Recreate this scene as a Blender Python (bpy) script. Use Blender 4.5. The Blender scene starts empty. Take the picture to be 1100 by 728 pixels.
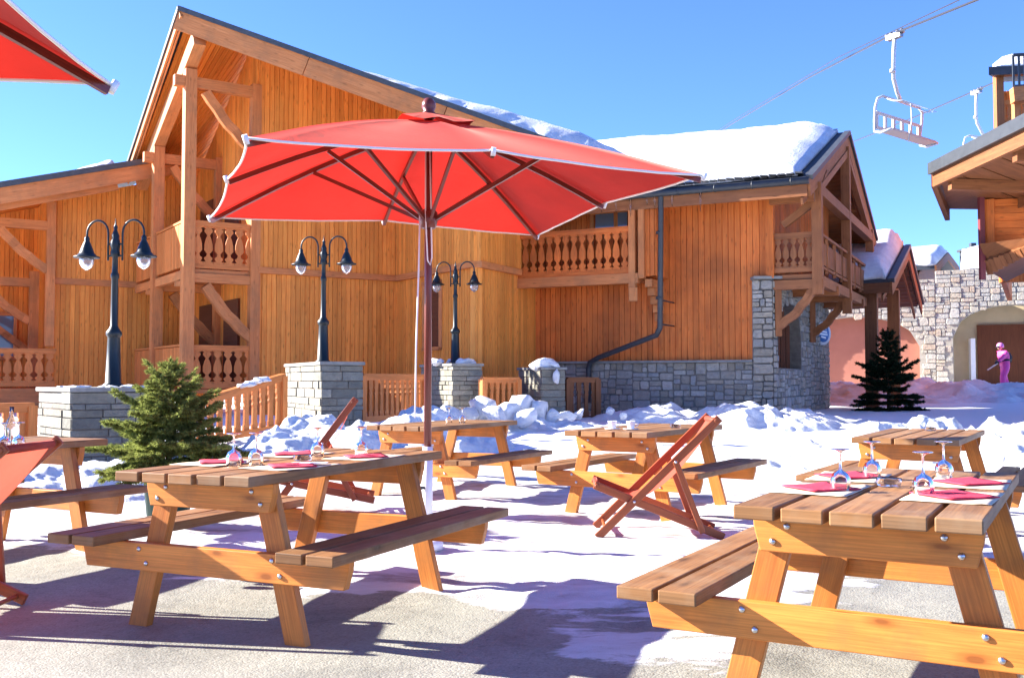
import bpy, bmesh, math, random
from mathutils import Vector, Matrix, noise
R = math.radians
random.seed(7)
scene = bpy.context.scene
COL = scene.collection

# ------------------------------------------------------------------ camera
FPX, CH, PIT = 1080.0, 1.157, math.atan(44/1080)
cd = bpy.data.cameras.new('camera'); cam = bpy.data.objects.new('camera', cd); COL.objects.link(cam)
cam.location = (0, 0, CH); cam.rotation_euler = (math.pi/2+PIT, 0, 0)
cd.sensor_width = 36; cd.lens = 36*FPX/1100; cd.clip_end = 2000; cd.clip_start = .05
scene.camera = cam

def P(px, py, Y):
    u, v = (px-550)/FPX, (364-py)/FPX
    yw = math.cos(PIT)-v*math.sin(PIT); zw = math.sin(PIT)+v*math.cos(PIT)
    k = Y/yw
    return Vector((u*k, Y, CH+zw*k))
def G(px, py, z=0.):
    a = P(px, py, 1.); d = a-Vector((0, 0, CH))
    k = (z-CH)/d.z
    return Vector((d.x*k, d.y*k, z))

# ------------------------------------------------------------------ materials
MATS = {}
def nodes(name):
    m = bpy.data.materials.new(name); m.use_nodes = True
    nt = m.node_tree; b = nt.nodes['Principled BSDF']
    MATS[name] = m
    return m, nt, b
def N(nt, t, **kw):
    n = nt.nodes.new(t)
    for k, v in kw.items():
        if k.startswith('i_'): n.inputs[k[2:].replace('_', ' ')].default_value = v
        else: setattr(n, k, v)
    return n
def ramp(nt, stops, interp='LINEAR'):
    n = nt.nodes.new('ShaderNodeValToRGB'); cr = n.color_ramp; cr.interpolation = interp
    while len(cr.elements) < len(stops): cr.elements.new(.5)
    for e, (p, c) in zip(cr.elements, stops):
        e.position = p; e.color = (c[0], c[1], c[2], 1) if hasattr(c, '__len__') else (c, c, c, 1)
    return n
def mix(nt, mode, fac, a, b):
    n = nt.nodes.new('ShaderNodeMix'); n.data_type = 'RGBA'; n.blend_type = mode
    for s, v in ((0, fac), (6, a), (7, b)):
        if hasattr(v, 'node'): nt.links.new(v, n.inputs[s])
        else: n.inputs[s].default_value = (v[0], v[1], v[2], 1) if hasattr(v, '__len__') else v
    return n.outputs[2]

def wood(name, c1, c2, knots=.35, rough=.55, var=.25, gs=(1.3, 26.), knotc=None, stain=None, coat=0., bump=.25):
    m, nt, b = nodes(name); L = nt.links.new
    uv = N(nt, 'ShaderNodeUVMap')
    mp = N(nt, 'ShaderNodeMapping'); mp.inputs['Scale'].default_value = (gs[0], gs[1], 1); L(uv.outputs[0], mp.inputs[0])
    n1 = N(nt, 'ShaderNodeTexNoise', i_Scale=1.0, i_Detail=7., i_Roughness=.62, i_Distortion=.5); L(mp.outputs[0], n1.inputs['Vector'])
    r1 = ramp(nt, [(.28, c2), (.5, [(x+y)/2 for x, y in zip(c1, c2)]), (.72, c1)]); L(n1.outputs[0], r1.inputs[0])
    col = r1.outputs[0]
    # growth rings / fine fibre
    mp2 = N(nt, 'ShaderNodeMapping'); mp2.inputs['Scale'].default_value = (3, 140, 1); L(uv.outputs[0], mp2.inputs[0])
    n2 = N(nt, 'ShaderNodeTexNoise', i_Scale=1.0, i_Detail=3.); L(mp2.outputs[0], n2.inputs['Vector'])
    r2 = ramp(nt, [(.35, .76), (.65, 1.12)]); L(n2.outputs[0], r2.inputs[0])
    col = mix(nt, 'MULTIPLY', .8, col, r2.outputs[0])
    if knots:
        mp3 = N(nt, 'ShaderNodeMapping'); mp3.inputs['Scale'].default_value = (2.6, 7.5, 1); L(uv.outputs[0], mp3.inputs[0])
        vo = N(nt, 'ShaderNodeTexVoronoi', voronoi_dimensions='2D', i_Scale=1.0); L(mp3.outputs[0], vo.inputs['Vector'])
        nn = N(nt, 'ShaderNodeTexNoise', i_Scale=9., i_Detail=2.); L(uv.outputs[0], nn.inputs['Vector'])
        ad = N(nt, 'ShaderNodeMath', operation='MULTIPLY_ADD'); L(nn.outputs[0], ad.inputs[0]); ad.inputs[1].default_value = .12; L(vo.outputs['Distance'], ad.inputs[2])
        r3 = ramp(nt, [(.11, knots), (.15, knots*.55), (.26, 0)]); L(ad.outputs[0], r3.inputs[0])
        # only some cells carry a knot
        sep = N(nt, 'ShaderNodeSeparateColor'); L(vo.outputs['Color'], sep.inputs[0])
        gt = N(nt, 'ShaderNodeMath', operation='GREATER_THAN'); L(sep.outputs[0], gt.inputs[0]); gt.inputs[1].default_value = .6
        mu = N(nt, 'ShaderNodeMath', operation='MULTIPLY'); L(r3.outputs[0], mu.inputs[0]); L(gt.outputs[0], mu.inputs[1])
        kc = knotc or [x*.35 for x in c2]
        col = mix(nt, 'MIX', mu.outputs[0], col, kc)
    if stain:
        tc = N(nt, 'ShaderNodeTexCoord')
        n4 = N(nt, 'ShaderNodeTexNoise', i_Scale=stain[2], i_Detail=4., i_Roughness=.65); L(tc.outputs['Object'], n4.inputs['Vector'])
        r4 = ramp(nt, [(.45, 0.), (.7, stain[1])]); L(n4.outputs[0], r4.inputs[0])
        col = mix(nt, 'MIX', r4.outputs[0], col, stain[0])
    ge = N(nt, 'ShaderNodeNewGeometry')
    rr = ramp(nt, [(0, 1-var), (1, 1+var*.55)]); L(ge.outputs['Random Per Island'], rr.inputs[0])
    col = mix(nt, 'MULTIPLY', 1., col, rr.outputs[0])
    L(col, b.inputs['Base Color'])
    b.inputs['Roughness'].default_value = rough; b.inputs['Specular IOR Level'].default_value = .22
    b.inputs['Coat Weight'].default_value = coat; b.inputs['Coat Roughness'].default_value = .25
    bp = N(nt, 'ShaderNodeBump', i_Strength=bump, i_Distance=.004); L(n1.outputs[0], bp.inputs['Height']); L(bp.outputs[0], b.inputs['Normal'])
    return m

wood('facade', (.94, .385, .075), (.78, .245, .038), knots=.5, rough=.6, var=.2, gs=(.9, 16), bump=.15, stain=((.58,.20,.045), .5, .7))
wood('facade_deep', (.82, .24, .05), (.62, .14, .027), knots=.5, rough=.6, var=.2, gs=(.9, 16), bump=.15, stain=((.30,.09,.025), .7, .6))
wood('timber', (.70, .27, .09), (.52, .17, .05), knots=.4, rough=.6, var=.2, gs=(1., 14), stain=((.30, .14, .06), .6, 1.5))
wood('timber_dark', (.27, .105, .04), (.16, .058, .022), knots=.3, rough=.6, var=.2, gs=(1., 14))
wood('rail_wood', (.74, .26, .075), (.56, .17, .04), knots=.3, rough=.55, var=.18, gs=(1., 14))
wood('soffit', (.86, .32, .058), (.68, .20, .03), knots=.4, rough=.5, var=.28, gs=(.9, 16))
wood('table_frame', (.77, .285, .055), (.52, .152, .027), knots=.8, rough=.5, var=.22, gs=(1.5, 11), knotc=(.20, .055, .012), stain=((.34, .14, .045), .75, 3.2), coat=.12, bump=.35)
wood('table_top', (.38, .185, .07), (.17, .078, .03), knots=.7, rough=.55, var=.34, gs=(1.4, 20), stain=((.35, .235, .135), .6, 3.5), bump=.7)
wood('chair_wood', (.40, .105, .032), (.27, .062, .02), knots=0, rough=.4, var=.1, gs=(2, 26), coat=.3)
wood('parasol_wood', (.20, .042, .026), (.12, .024, .016), knots=0, rough=.35, var=.1, gs=(2, 26), coat=.4)
wood('door_wood', (.17, .058, .025), (.10, .032, .014), knots=0, rough=.6, var=.1, gs=(1, 14))

def plain(name, c, rough=.5, metal=0., nvar=0., nscale=8., trans=0., ior=1.45, bump=0., bscale=60., spec=None):
    m, nt, b = nodes(name); L = nt.links.new
    b.inputs['Base Color'].default_value = (*c, 1); b.inputs['Roughness'].default_value = rough
    b.inputs['Metallic'].default_value = metal; b.inputs['Transmission Weight'].default_value = trans; b.inputs['IOR'].default_value = ior
    tc = N(nt, 'ShaderNodeTexCoord')
    if nvar:
        n1 = N(nt, 'ShaderNodeTexNoise', i_Scale=nscale, i_Detail=5., i_Roughness=.6); L(tc.outputs['Object'], n1.inputs['Vector'])
        r = ramp(nt, [(.3, 1-nvar), (.7, 1+nvar*.4)]); L(n1.outputs[0], r.inputs[0])
        L(mix(nt, 'MULTIPLY', 1., c, r.outputs[0]), b.inputs['Base Color'])
    if bump:
        n2 = N(nt, 'ShaderNodeTexNoise', i_Scale=bscale, i_Detail=4.); L(tc.outputs['Object'], n2.inputs['Vector'])
        bp = N(nt, 'ShaderNodeBump', i_Strength=bump, i_Distance=.01); L(n2.outputs[0], bp.inputs['Height']); L(bp.outputs[0], b.inputs['Normal'])
    return m
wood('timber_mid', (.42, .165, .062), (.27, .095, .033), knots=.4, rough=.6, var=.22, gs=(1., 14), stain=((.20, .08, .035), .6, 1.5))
plain('lamp_iron', (.007, .014, .016), .42, nvar=.3)
plain('steel', (.6, .6, .6), .3, 1.)
plain('zinc', (.045, .05, .055), .45, nvar=.25)
plain('roof_edge', (.06, .065, .07), .5, nvar=.3)
plain('slate', (.05, .055, .065), .7, nvar=.4, nscale=3.)
plain('white_paint', (.80, .80, .80), .35, nvar=.06)
plain('lift_metal', (.46, .49, .50), .35, nvar=.08)
plain('dark_metal', (.03, .03, .035), .4)
plain('steel_dark', (.22, .23, .25), .4, 1.)
plain('glass', (.97, .98, 1.), .02, trans=1.)
plain('lamp_glass', (.62, .63, .64), .25, trans=.8)
plain('window_glass', (.16, .20, .26), .04, spec=1.)
plain('piping', (.82, .80, .76), .6)
plain('cord_white', (.8, .78, .74), .6)
plain('mat_paper', (.72, .56, .40), .8, nvar=.08, nscale=30)
plain('napkin_red', (.62, .035, .07), .8, nvar=.12, nscale=30, bump=.2)
plain('napkin_white', (.8, .78, .76), .8)
plain('porcelain', (.82, .82, .80), .2)
plain('tubw', (.40, .42, .43), .5)
plain('salmon_wall', (.36, .14, .095), .8, nvar=.12, nscale=1.2)
plain('cream_wall', (.55, .45, .28), .8, nvar=.1, nscale=2)
plain('coping', (.26, .25, .22), .8, nvar=.3, nscale=6, bump=.3, bscale=30)
plain('pot_green', (.02, .06, .05), .6)
plain('bark', (.12, .07, .04), .9, nvar=.4, nscale=20)
plain('pink_suit', (.85, .09, .36), .6, nvar=.15, nscale=6)
plain('pink_helmet', (.80, .22, .50), .4)
plain('black_cloth', (.02, .02, .028), .7)
plain('navy_cloth', (.03, .035, .06), .7)
plain('skin', (.62, .36, .25), .5)
plain('hair', (.06, .035, .02), .6)
plain('sign_blue', (.04, .16, .42), .4)
plain('sign_white', (.78, .80, .82), .4)
plain('ski_tan', (.75, .62, .50), .5)
plain('maroon', (.16, .03, .035), .5)
plain('mud', (.19, .15, .12), .9, nvar=.4, nscale=2, bump=.4)

def snow_mat():
    m, nt, b = nodes('snow'); L = nt.links.new
    tc = N(nt, 'ShaderNodeTexCoord')
    n1 = N(nt, 'ShaderNodeTexNoise', i_Scale=2.2, i_Detail=8., i_Roughness=.65); L(tc.outputs['Object'], n1.inputs['Vector'])
    r = ramp(nt, [(.3, (.60, .61, .63)), (.6, (.78, .79, .80))]); L(n1.outputs[0], r.inputs[0]); L(r.outputs[0], b.inputs['Base Color'])
    b.inputs['Roughness'].default_value = .75
    n2 = N(nt, 'ShaderNodeTexNoise', i_Scale=14., i_Detail=8., i_Roughness=.7); L(tc.outputs['Object'], n2.inputs['Vector'])
    bp = N(nt, 'ShaderNodeBump', i_Strength=.8, i_Distance=.07); L(n2.outputs[0], bp.inputs['Height']); L(bp.outputs[0], b.inputs['Normal'])
snow_mat()

def fabric(name, c, trans=.45, fold=.0):
    m, nt, b = nodes(name); L = nt.links.new
    tc = N(nt, 'ShaderNodeTexCoord')
    n1 = N(nt, 'ShaderNodeTexNoise', i_Scale=3., i_Detail=4.); L(tc.outputs['Object'], n1.inputs['Vector'])
    r = ramp(nt, [(.3, .88), (.7, 1.06)] if 'needles' not in name else [(.38, .5), (.62, 1.45)]); L(n1.outputs[0], r.inputs[0])
    if 'needles' in name: n1.inputs['Scale'].default_value = 14.
    col = mix(nt, 'MULTIPLY', 1., c, r.outputs[0])
    nt.nodes.remove(b)
    d = N(nt, 'ShaderNodeBsdfDiffuse'); t = N(nt, 'ShaderNodeBsdfTranslucent'); ms = N(nt, 'ShaderNodeMixShader'); ms.inputs[0].default_value = trans
    L(col, d.inputs[0]); L(col, t.inputs[0]); L(d.outputs[0], ms.inputs[1]); L(t.outputs[0], ms.inputs[2])
    g = N(nt, 'ShaderNodeBsdfGlossy', i_Roughness=.55); g.inputs[0].default_value = (.9, .85, .82, 1); m2 = N(nt, 'ShaderNodeMixShader'); m2.inputs[0].default_value = fold
    L(ms.outputs[0], m2.inputs[1]); L(g.outputs[0], m2.inputs[2]); ms = m2
    w = N(nt, 'ShaderNodeTexNoise', i_Scale=5., i_Detail=5., i_Distortion=1.2); L(tc.outputs['Object'], w.inputs['Vector'])
    bp = N(nt, 'ShaderNodeBump', i_Strength=.35, i_Distance=.05); L(w.outputs[0], bp.inputs['Height'])
    L(bp.outputs[0], d.inputs['Normal'])
    if 'canvas' in name:
        sh = N(nt, 'ShaderNodeBsdfSheen', i_Roughness=.35); sh.inputs[0].default_value = (.17, .07, .06, 1); ad = N(nt, 'ShaderNodeAddShader')
        L(ms.outputs[0], ad.inputs[0]); L(sh.outputs[0], ad.inputs[1]); ms = ad
    L(ms.outputs[0], nt.nodes['Material Output'].inputs[0])
fabric('red_canvas', (.54, .020, .012), .36, .03)
fabric('chair_canvas', (.55, .10, .06), .45, .02)
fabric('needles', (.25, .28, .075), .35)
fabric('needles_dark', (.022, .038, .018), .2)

def rubble(name, cols, bump=.8):
    m, nt, b = nodes(name); L = nt.links.new
    uv = N(nt, 'ShaderNodeUVMap'); ge = N(nt, 'ShaderNodeNewGeometry')
    cr = ramp(nt, [(i/(len(cols)-1), c) for i, c in enumerate(cols)]); L(ge.outputs['Random Per Island'], cr.inputs[0])
    fn = N(nt, 'ShaderNodeTexNoise', i_Scale=9., i_Detail=8., i_Roughness=.7); L(uv.outputs[0], fn.inputs['Vector'])
    fr = ramp(nt, [(.25, .68), (.75, 1.22)]); L(fn.outputs[0], fr.inputs[0])
    L(mix(nt, 'MULTIPLY', 1., cr.outputs[0], fr.outputs[0]), b.inputs['Base Color']); b.inputs['Roughness'].default_value = .85
    bp = N(nt, 'ShaderNodeBump', i_Strength=bump, i_Distance=.05); L(fn.outputs[0], bp.inputs['Height']); L(bp.outputs[0], b.inputs['Normal'])
rubble('rubble_grey', [(.23, .215, .185), (.31, .295, .255), (.38, .325, .235), (.26, .225, .165), (.43, .40, .335), (.32, .28, .215), (.33, .325, .30)])
rubble('rubble_pale', [(.36, .335, .27), (.42, .40, .345), (.43, .37, .275), (.34, .33, .29), (.45, .43, .38), (.41, .32, .235), (.39, .37, .32)])
plain('mortar_grey', (.19, .17, .14), .9, nvar=.3, nscale=9, bump=.4)
plain('mortar_pale', (.36, .33, .27), .9, nvar=.2, nscale=9, bump=.4)

def block_mat():
    m, nt, b = nodes('pillar_stone'); L = nt.links.new
    ge = N(nt, 'ShaderNodeNewGeometry'); tc = N(nt, 'ShaderNodeTexCoord')
    cr = ramp(nt, [(0, (.14, .135, .108)), (.3, (.20, .195, .16)), (.6, (.235, .215, .16)), (.85, (.17, .155, .115)), (1, (.27, .255, .205))]); L(ge.outputs['Random Per Island'], cr.inputs[0])
    n1 = N(nt, 'ShaderNodeTexNoise', i_Scale=11., i_Detail=8., i_Roughness=.7); L(tc.outputs['Object'], n1.inputs['Vector'])
    r = ramp(nt, [(.25, .65), (.7, 1.2)]); L(n1.outputs[0], r.inputs[0])
    L(mix(nt, 'MULTIPLY', 1., cr.outputs[0], r.outputs[0]), b.inputs['Base Color']); b.inputs['Roughness'].default_value = .85
    bp = N(nt, 'ShaderNodeBump', i_Strength=.8, i_Distance=.03); L(n1.outputs[0], bp.inputs['Height']); L(bp.outputs[0], b.inputs['Normal'])
block_mat()

def ground_mat():
    m, nt, b = nodes('ground'); L = nt.links.new
    at = N(nt, 'ShaderNodeAttribute', attribute_name='snow'); tc = N(nt, 'ShaderNodeTexCoord')
    o = tc.outputs['Object']
    mpw = N(nt, 'ShaderNodeMapping'); mpw.inputs['Scale'].default_value = (.55, 1.5, 1); L(o, mpw.inputs[0])
    n1 = N(nt, 'ShaderNodeTexNoise', i_Scale=2.4, i_Detail=9., i_Roughness=.68, i_Distortion=.4); L(mpw.outputs[0], n1.inputs['Vector'])
    s = N(nt, 'ShaderNodeMath', operation='MULTIPLY_ADD'); L(n1.outputs[0], s.inputs[0]); s.inputs[1].default_value = 1.3; L(at.outputs['Fac'], s.inputs[2])
    mk = ramp(nt, [(.99, 0), (1.0, 1)]); 
    sub = N(nt, 'ShaderNodeMath', operation='MULTIPLY'); L(s.outputs[0], sub.inputs[0]); sub.inputs[1].default_value = .5
    mk = ramp(nt, [(.545, 0), (.585, 1)]); L(sub.outputs[0], mk.inputs[0])
    # gravel / tarmac
    vg = N(nt, 'ShaderNodeTexVoronoi', i_Scale=95.); L(o, vg.inputs['Vector'])
    sg = N(nt, 'ShaderNodeSeparateColor'); L(vg.outputs['Color'], sg.inputs[0])
    gr = ramp(nt, [(0, (.24, .23, .185)), (.5, (.272, .262, .215)), (.9, (.30, .29, .24)), (1, (.20, .19, .155))]); L(sg.outputs[0], gr.inputs[0])
    n3 = N(nt, 'ShaderNodeTexNoise', i_Scale=.9, i_Detail=9., i_Roughness=.72, i_Distortion=.6); L(o, n3.inputs['Vector'])
    r3 = ramp(nt, [(.32, .55), (.48, .95), (.6, 1.08), (.75, 1.25)]); L(n3.outputs[0], r3.inputs[0])
    gcol = mix(nt, 'MULTIPLY', 1., gr.outputs[0], r3.outputs[0])
    n5 = N(nt, 'ShaderNodeTexNoise', i_Scale=18., i_Detail=6., i_Roughness=.75); L(o, n5.inputs['Vector'])
    r5 = ramp(nt, [(.34, .6), (.43, 1.0)]); L(n5.outputs[0], r5.inputs[0])
    gcol = mix(nt, 'MULTIPLY', .8, gcol, r5.outputs[0])
    # scattered dark pebbles and grit
    v7 = N(nt, 'ShaderNodeTexVoronoi', i_Scale=16.); L(o, v7.inputs['Vector'])
    r7 = ramp(nt, [(.06, .35), (.12, 1.)]); L(v7.outputs['Distance'], r7.inputs[0])
    gcol = mix(nt, 'MULTIPLY', .7, gcol, r7.outputs[0])
    # snow with trodden dirt
    n2 = N(nt, 'ShaderNodeTexNoise', i_Scale=2.2, i_Detail=9., i_Roughness=.72); L(mpw.outputs[0], n2.inputs['Vector'])
    rs = ramp(nt, [(.33, (.26, .23, .20)), (.41, (.40, .38, .36)), (.47, (.54, .53, .53)), (.62, (.66, .66, .67))]); L(n2.outputs[0], rs.inputs[0])
    ca = N(nt, 'ShaderNodeAttribute', attribute_name='clean')
    scol = mix(nt, 'MIX', ca.outputs['Fac'], rs.outputs[0], (.86, .87, .88))
    L(mix(nt, 'MIX', mk.outputs[0], gcol, scol), b.inputs['Base Color'])
    b.inputs['Roughness'].default_value = .72
    n6 = N(nt, 'ShaderNodeTexNoise', i_Scale=11., i_Detail=9., i_Roughness=.7); L(o, n6.inputs['Vector'])
    hb = N(nt, 'ShaderNodeMath', operation='MULTIPLY_ADD'); L(vg.outputs['Distance'], hb.inputs[0]); hb.inputs[1].default_value = -.25; L(n6.outputs[0], hb.inputs[2])
    h2 = N(nt, 'ShaderNodeMath', operation='MULTIPLY_ADD'); L(mk.outputs[0], h2.inputs[0]); h2.inputs[1].default_value = .5; L(hb.outputs[0], h2.inputs[2])
    bp = N(nt, 'ShaderNodeBump', i_Strength=.38, i_Distance=.025); L(h2.outputs[0], bp.inputs['Height']); L(bp.outputs[0], b.inputs['Normal'])
ground_mat()
M = MATS

# ------------------------------------------------------------------ mesh helpers
class MB:
    def __init__(s): s.v = []; s.f = []; s.uv = []; s.sm = []
    def face(s, pts, uvs=None, smooth=False):
        i = len(s.v); s.v += [Vector(p) for p in pts]; s.f.append(tuple(range(i, i+len(pts))))
        s.uv.append(uvs or [(p[0], p[1]) for p in pts]); s.sm.append(smooth)
    def mesh(s, verts, faces, uvf=None, smooth=True):
        i = len(s.v); s.v += [Vector(p) for p in verts]
        for f in faces:
            s.f.append(tuple(i+k for k in f)); s.sm.append(smooth)
            s.uv.append([uvf(verts[k]) if uvf else (verts[k][0], verts[k][1]) for k in f])
    def bar(s, p0, p1, w, h, up=(0, 0, 1), w1=None, h1=None):
        """box from p0 to p1; w across (axis x up), h along up; grain along the bar"""
        p0, p1 = Vector(p0), Vector(p1); ax = p1-p0; ln = ax.length; ax.normalize()
        up = Vector(up); sd = ax.cross(up)
        if sd.length < 1e-4: up = Vector((0, 1, 0)); sd = ax.cross(up)
        sd.normalize(); tp = sd.cross(ax).normalized()
        w1 = w if w1 is None else w1; h1 = h if h1 is None else h1
        q = []
        for p, ww, hh in ((p0, w, h), (p1, w1, h1)):
            for a, b in ((-1, -1), (1, -1), (1, 1), (-1, 1)):
                q.append(p+sd*a*ww/2+tp*b*hh/2)
        o = (random.uniform(0, 50), random.uniform(0, 50))
        i = len(s.v); s.v += q
        def U(k):
            l = 0 if k < 4 else ln
            a = (-1, 1, 1, -1)[k % 4]*w/2; b = (-1, -1, 1, 1)[k % 4]*h/2
            return l, a, b
        for f, kind in (((0, 1, 5, 4), 'a'), ((1, 2, 6, 5), 'b'), ((2, 3, 7, 6), 'a'), ((3, 0, 4, 7), 'b'), ((3, 2, 1, 0), 'e'), ((4, 5, 6, 7), 'e')):
            s.f.append(tuple(i+k for k in f)); s.sm.append(False); uu = []
            for k in f:
                l, a, b = U(k)
                uu.append((l+o[0], a+o[1]+(3 if k in () else 0)) if kind == 'a' else (l+o[0], b+o[1]+2) if kind == 'b' else (a*.4+o[0], b+o[1]+4))
            s.uv.append(uu)
    def box(s, c, sz, grain=0):
        c = Vector(c); ax = [Vector((1, 0, 0)), Vector((0, 1, 0)), Vector((0, 0, 1))]
        d = ax[grain]*sz[grain]/2
        if grain == 0: s.bar(c-d, c+d, sz[1], sz[2])
        elif grain == 1: s.bar(c-d, c+d, sz[0], sz[2])
        else: s.bar(c-d, c+d, sz[0], sz[1], up=(0, 1, 0))
    def prism(s, poly, ext, uvf=None):
        """poly: list of 3-D points, ext: vector"""
        ext = Vector(ext); n = len(poly); poly = [Vector(p) for p in poly]
        o = (random.uniform(0, 50), random.uniform(0, 50))
        nrm = Vector((0, 0, 0))
        for k in range(n): nrm += poly[k].cross(poly[(k+1) % n])
        if nrm.dot(ext) > 0: poly = poly[::-1]
        u0 = (poly[1]-poly[0]).normalized() if uvf is None else None
        if uvf is None:
            lens = [(poly[(k+1) % n]-poly[k]) for k in range(n)]; u0 = max(lens, key=lambda a: a.length).normalized()
            v0 = ext.normalized().cross(u0)
            uvf = lambda p: (p.dot(u0)+o[0], p.dot(v0)+o[1])
        i = len(s.v); s.v += poly+[p+ext for p in poly]
        s.f.append(tuple(range(i, i+n))); s.uv.append([uvf(p) for p in poly]); s.sm.append(False)
        s.f.append(tuple(range(i+2*n-1, i+n-1, -1))); s.uv.append([uvf(p) for p in poly[::-1]]); s.sm.append(False)
        for k in range(n):
            k2 = (k+1) % n; l = (poly[k2]-poly[k]).length
            s.f.append((i+k2, i+k, i+n+k, i+n+k2)); s.sm.append(False)
            s.uv.append([(l+o[0], o[1]), (o[0], o[1]), (o[0], o[1]+ext.length), (l+o[0], o[1]+ext.length)])
    def tube(s, pts, r, n=10, cap=True, r1=None):
        pts = [Vector(p) for p in pts]; m = len(pts); rings = []
        t = (pts[1]-pts[0]).normalized(); up = Vector((0, 0, 1)) if abs(t.z) < .9 else Vector((1, 0, 0))
        a = t.cross(up).normalized(); i = len(s.v); cum = 0
        L = [0]
        for k in range(1, m): L.append(L[-1]+(pts[k]-pts[k-1]).length)
        for k in range(m):
            if k == 0: t = pts[1]-pts[0]
            elif k == m-1: t = pts[-1]-pts[-2]
            else: t = (pts[k+1]-pts[k]).normalized()+(pts[k]-pts[k-1]).normalized()
            t.normalize(); a = (a-t*a.dot(t)).normalized(); b = t.cross(a)
            rr = r[k] if hasattr(r, '__len__') else (r+(r1-r)*k/(m-1) if r1 is not None else r)
            for j in range(n):
                an = 2*math.pi*j/n; s.v.append(pts[k]+(a*math.cos(an)+b*math.sin(an))*rr)
        rm = r[0] if hasattr(r, '__len__') else r
        for k in range(m-1):
            for j in range(n):
                j2 = (j+1) % n
                s.f.append((i+k*n+j, i+k*n+j2, i+(k+1)*n+j2, i+(k+1)*n+j)); s.sm.append(True)
                c = 2*math.pi*rm/n
                s.uv.append([(L[k], j*c), (L[k], (j+1)*c), (L[k+1], (j+1)*c), (L[k+1], j*c)])
        if cap:
            s.f.append(tuple(i+j for j in range(n-1, -1, -1))); s.sm.append(False); s.uv.append([(0, 0)]*n)
            s.f.append(tuple(i+(m-1)*n+j for j in range(n))); s.sm.append(False); s.uv.append([(0, 0)]*n)
    def lathe(s, prof, c=(0, 0, 0), n=20, ax=(0, 0, 1)):
        c = Vector(c); ax = Vector(ax).normalized(); q = Vector((0, 0, 1)).rotation_difference(ax)
        i = len(s.v); m = len(prof)
        for r, z in prof:
            for j in range(n):
                an = 2*math.pi*j/n; s.v.append(c+q @ Vector((r*math.cos(an), r*math.sin(an), z)))
        for k in range(m-1):
            for j in range(n):
                j2 = (j+1) % n
                s.f.append((i+k*n+j, i+k*n+j2, i+(k+1)*n+j2, i+(k+1)*n+j)); s.sm.append(True)
                s.uv.append([(prof[k][1], j*.02), (prof[k][1], j*.02+.02), (prof[k+1][1], j*.02+.02), (prof[k+1][1], j*.02)])
        if prof[0][0] > 1e-4: s.f.append(tuple(i+j for j in range(n-1, -1, -1))); s.sm.append(False); s.uv.append([(0, 0)]*n)
        if prof[-1][0] > 1e-4: s.f.append(tuple(i+(m-1)*n+j for j in range(n))); s.sm.append(False); s.uv.append([(0, 0)]*n)
    def build(s, name, mat, parent=None, bevel=0., base=None, weld=False):
        """vertices are in world space unless the root was given rot (then local)"""
        off = Vector((0, 0, 0))
        if parent is not None:
            r = parent
            while r.parent: r = r.parent
            if not r.get('_local'): off = Vector(r.location)
        elif base is not None: off = Vector(base)
        me = bpy.data.meshes.new(name)
        me.from_pydata([tuple(p-off) for p in s.v], [], s.f)
        ul = me.uv_layers.new(name='UVMap'); fl = [c for u in s.uv for p in u for c in p]
        ul.data.foreach_set('uv', fl); me.polygons.foreach_set('use_smooth', s.sm)
        me.materials.append(M[mat] if isinstance(mat, str) else mat)
        if weld:
            bm = bmesh.new(); bm.from_mesh(me); bmesh.ops.remove_doubles(bm, verts=bm.verts, dist=1e-4); bm.to_mesh(me); bm.free()
        me.update()
        o = bpy.data.objects.new(name, me); COL.objects.link(o)
        if parent is not None: o.parent = parent
        elif base is not None: o.location = base
        if bevel:
            md = o.modifiers.new('bevel', 'BEVEL'); md.width = bevel; md.segments = 2; md.limit_method = 'ANGLE'; md.angle_limit = R(40)
        return o

def tag(o, label=None, cat=None, group=None, kind=None):
    if label: o['label'] = label
    if cat: o['category'] = cat
    if group: o['group'] = group
    if kind: o['kind'] = kind
    return o
def empty(name, loc, rz=0., local=False, **t):
    o = bpy.data.objects.new(name, None); COL.objects.link(o); o.location = loc; o.rotation_euler = (0, 0, rz)
    o.empty_display_size = .2
    if local: o['_local'] = 1
    return tag(o, **t)
def copy_tree(o, parent=None):
    c = o.copy(); COL.objects.link(c)
    if parent: c.parent = parent
    for ch in list(o.children): copy_tree(ch, c)
    return c
def fbm(p, o=5, s=1.): return noise.fractal(Vector(p)*s, .9, 2.1, o, noise_basis='PERLIN_ORIGINAL')
def sstep(a, b, x):
    t = max(0, min(1, (x-a)/(b-a))); return t*t*(3-2*t)

# ------------------------------------------------------------------ light
EL, ALF = R(25), R(13)
Ld = Vector((math.cos(EL)*math.cos(ALF), -math.cos(EL)*math.sin(ALF), -math.sin(EL)))
sd = bpy.data.lights.new('sun', 'SUN'); sun = bpy.data.objects.new('sun', sd); COL.objects.link(sun)
sun.rotation_euler = Ld.to_track_quat('-Z', 'Y').to_euler(); sd.energy = 4.3; sd.angle = R(.5); sd.color = (1., .95, .87)
w = bpy.data.worlds.new('World'); scene.world = w; w.use_nodes = True
wn = w.node_tree; sky = wn.nodes.new('ShaderNodeTexSky'); sky.sky_type = 'NISHITA'; sky.sun_disc = False
sky.sun_elevation = EL; sky.sun_rotation = math.atan2(-Ld.x, -Ld.y); sky.altitude = 2500; sky.air_density = 1.; sky.dust_density = 0.; sky.ozone_density = 4.
bg = wn.nodes['Background']; tint = mix(wn, 'MULTIPLY', 1., sky.outputs[0], (.555, .675, 1.04)); wn.links.new(tint, bg.inputs[0]); bg.inputs[1].default_value = .082
scene.view_settings.view_transform = 'Standard'; scene.view_settings.look = 'None'; scene.view_settings.gamma = 1; scene.view_settings.exposure = 2.35
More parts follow.
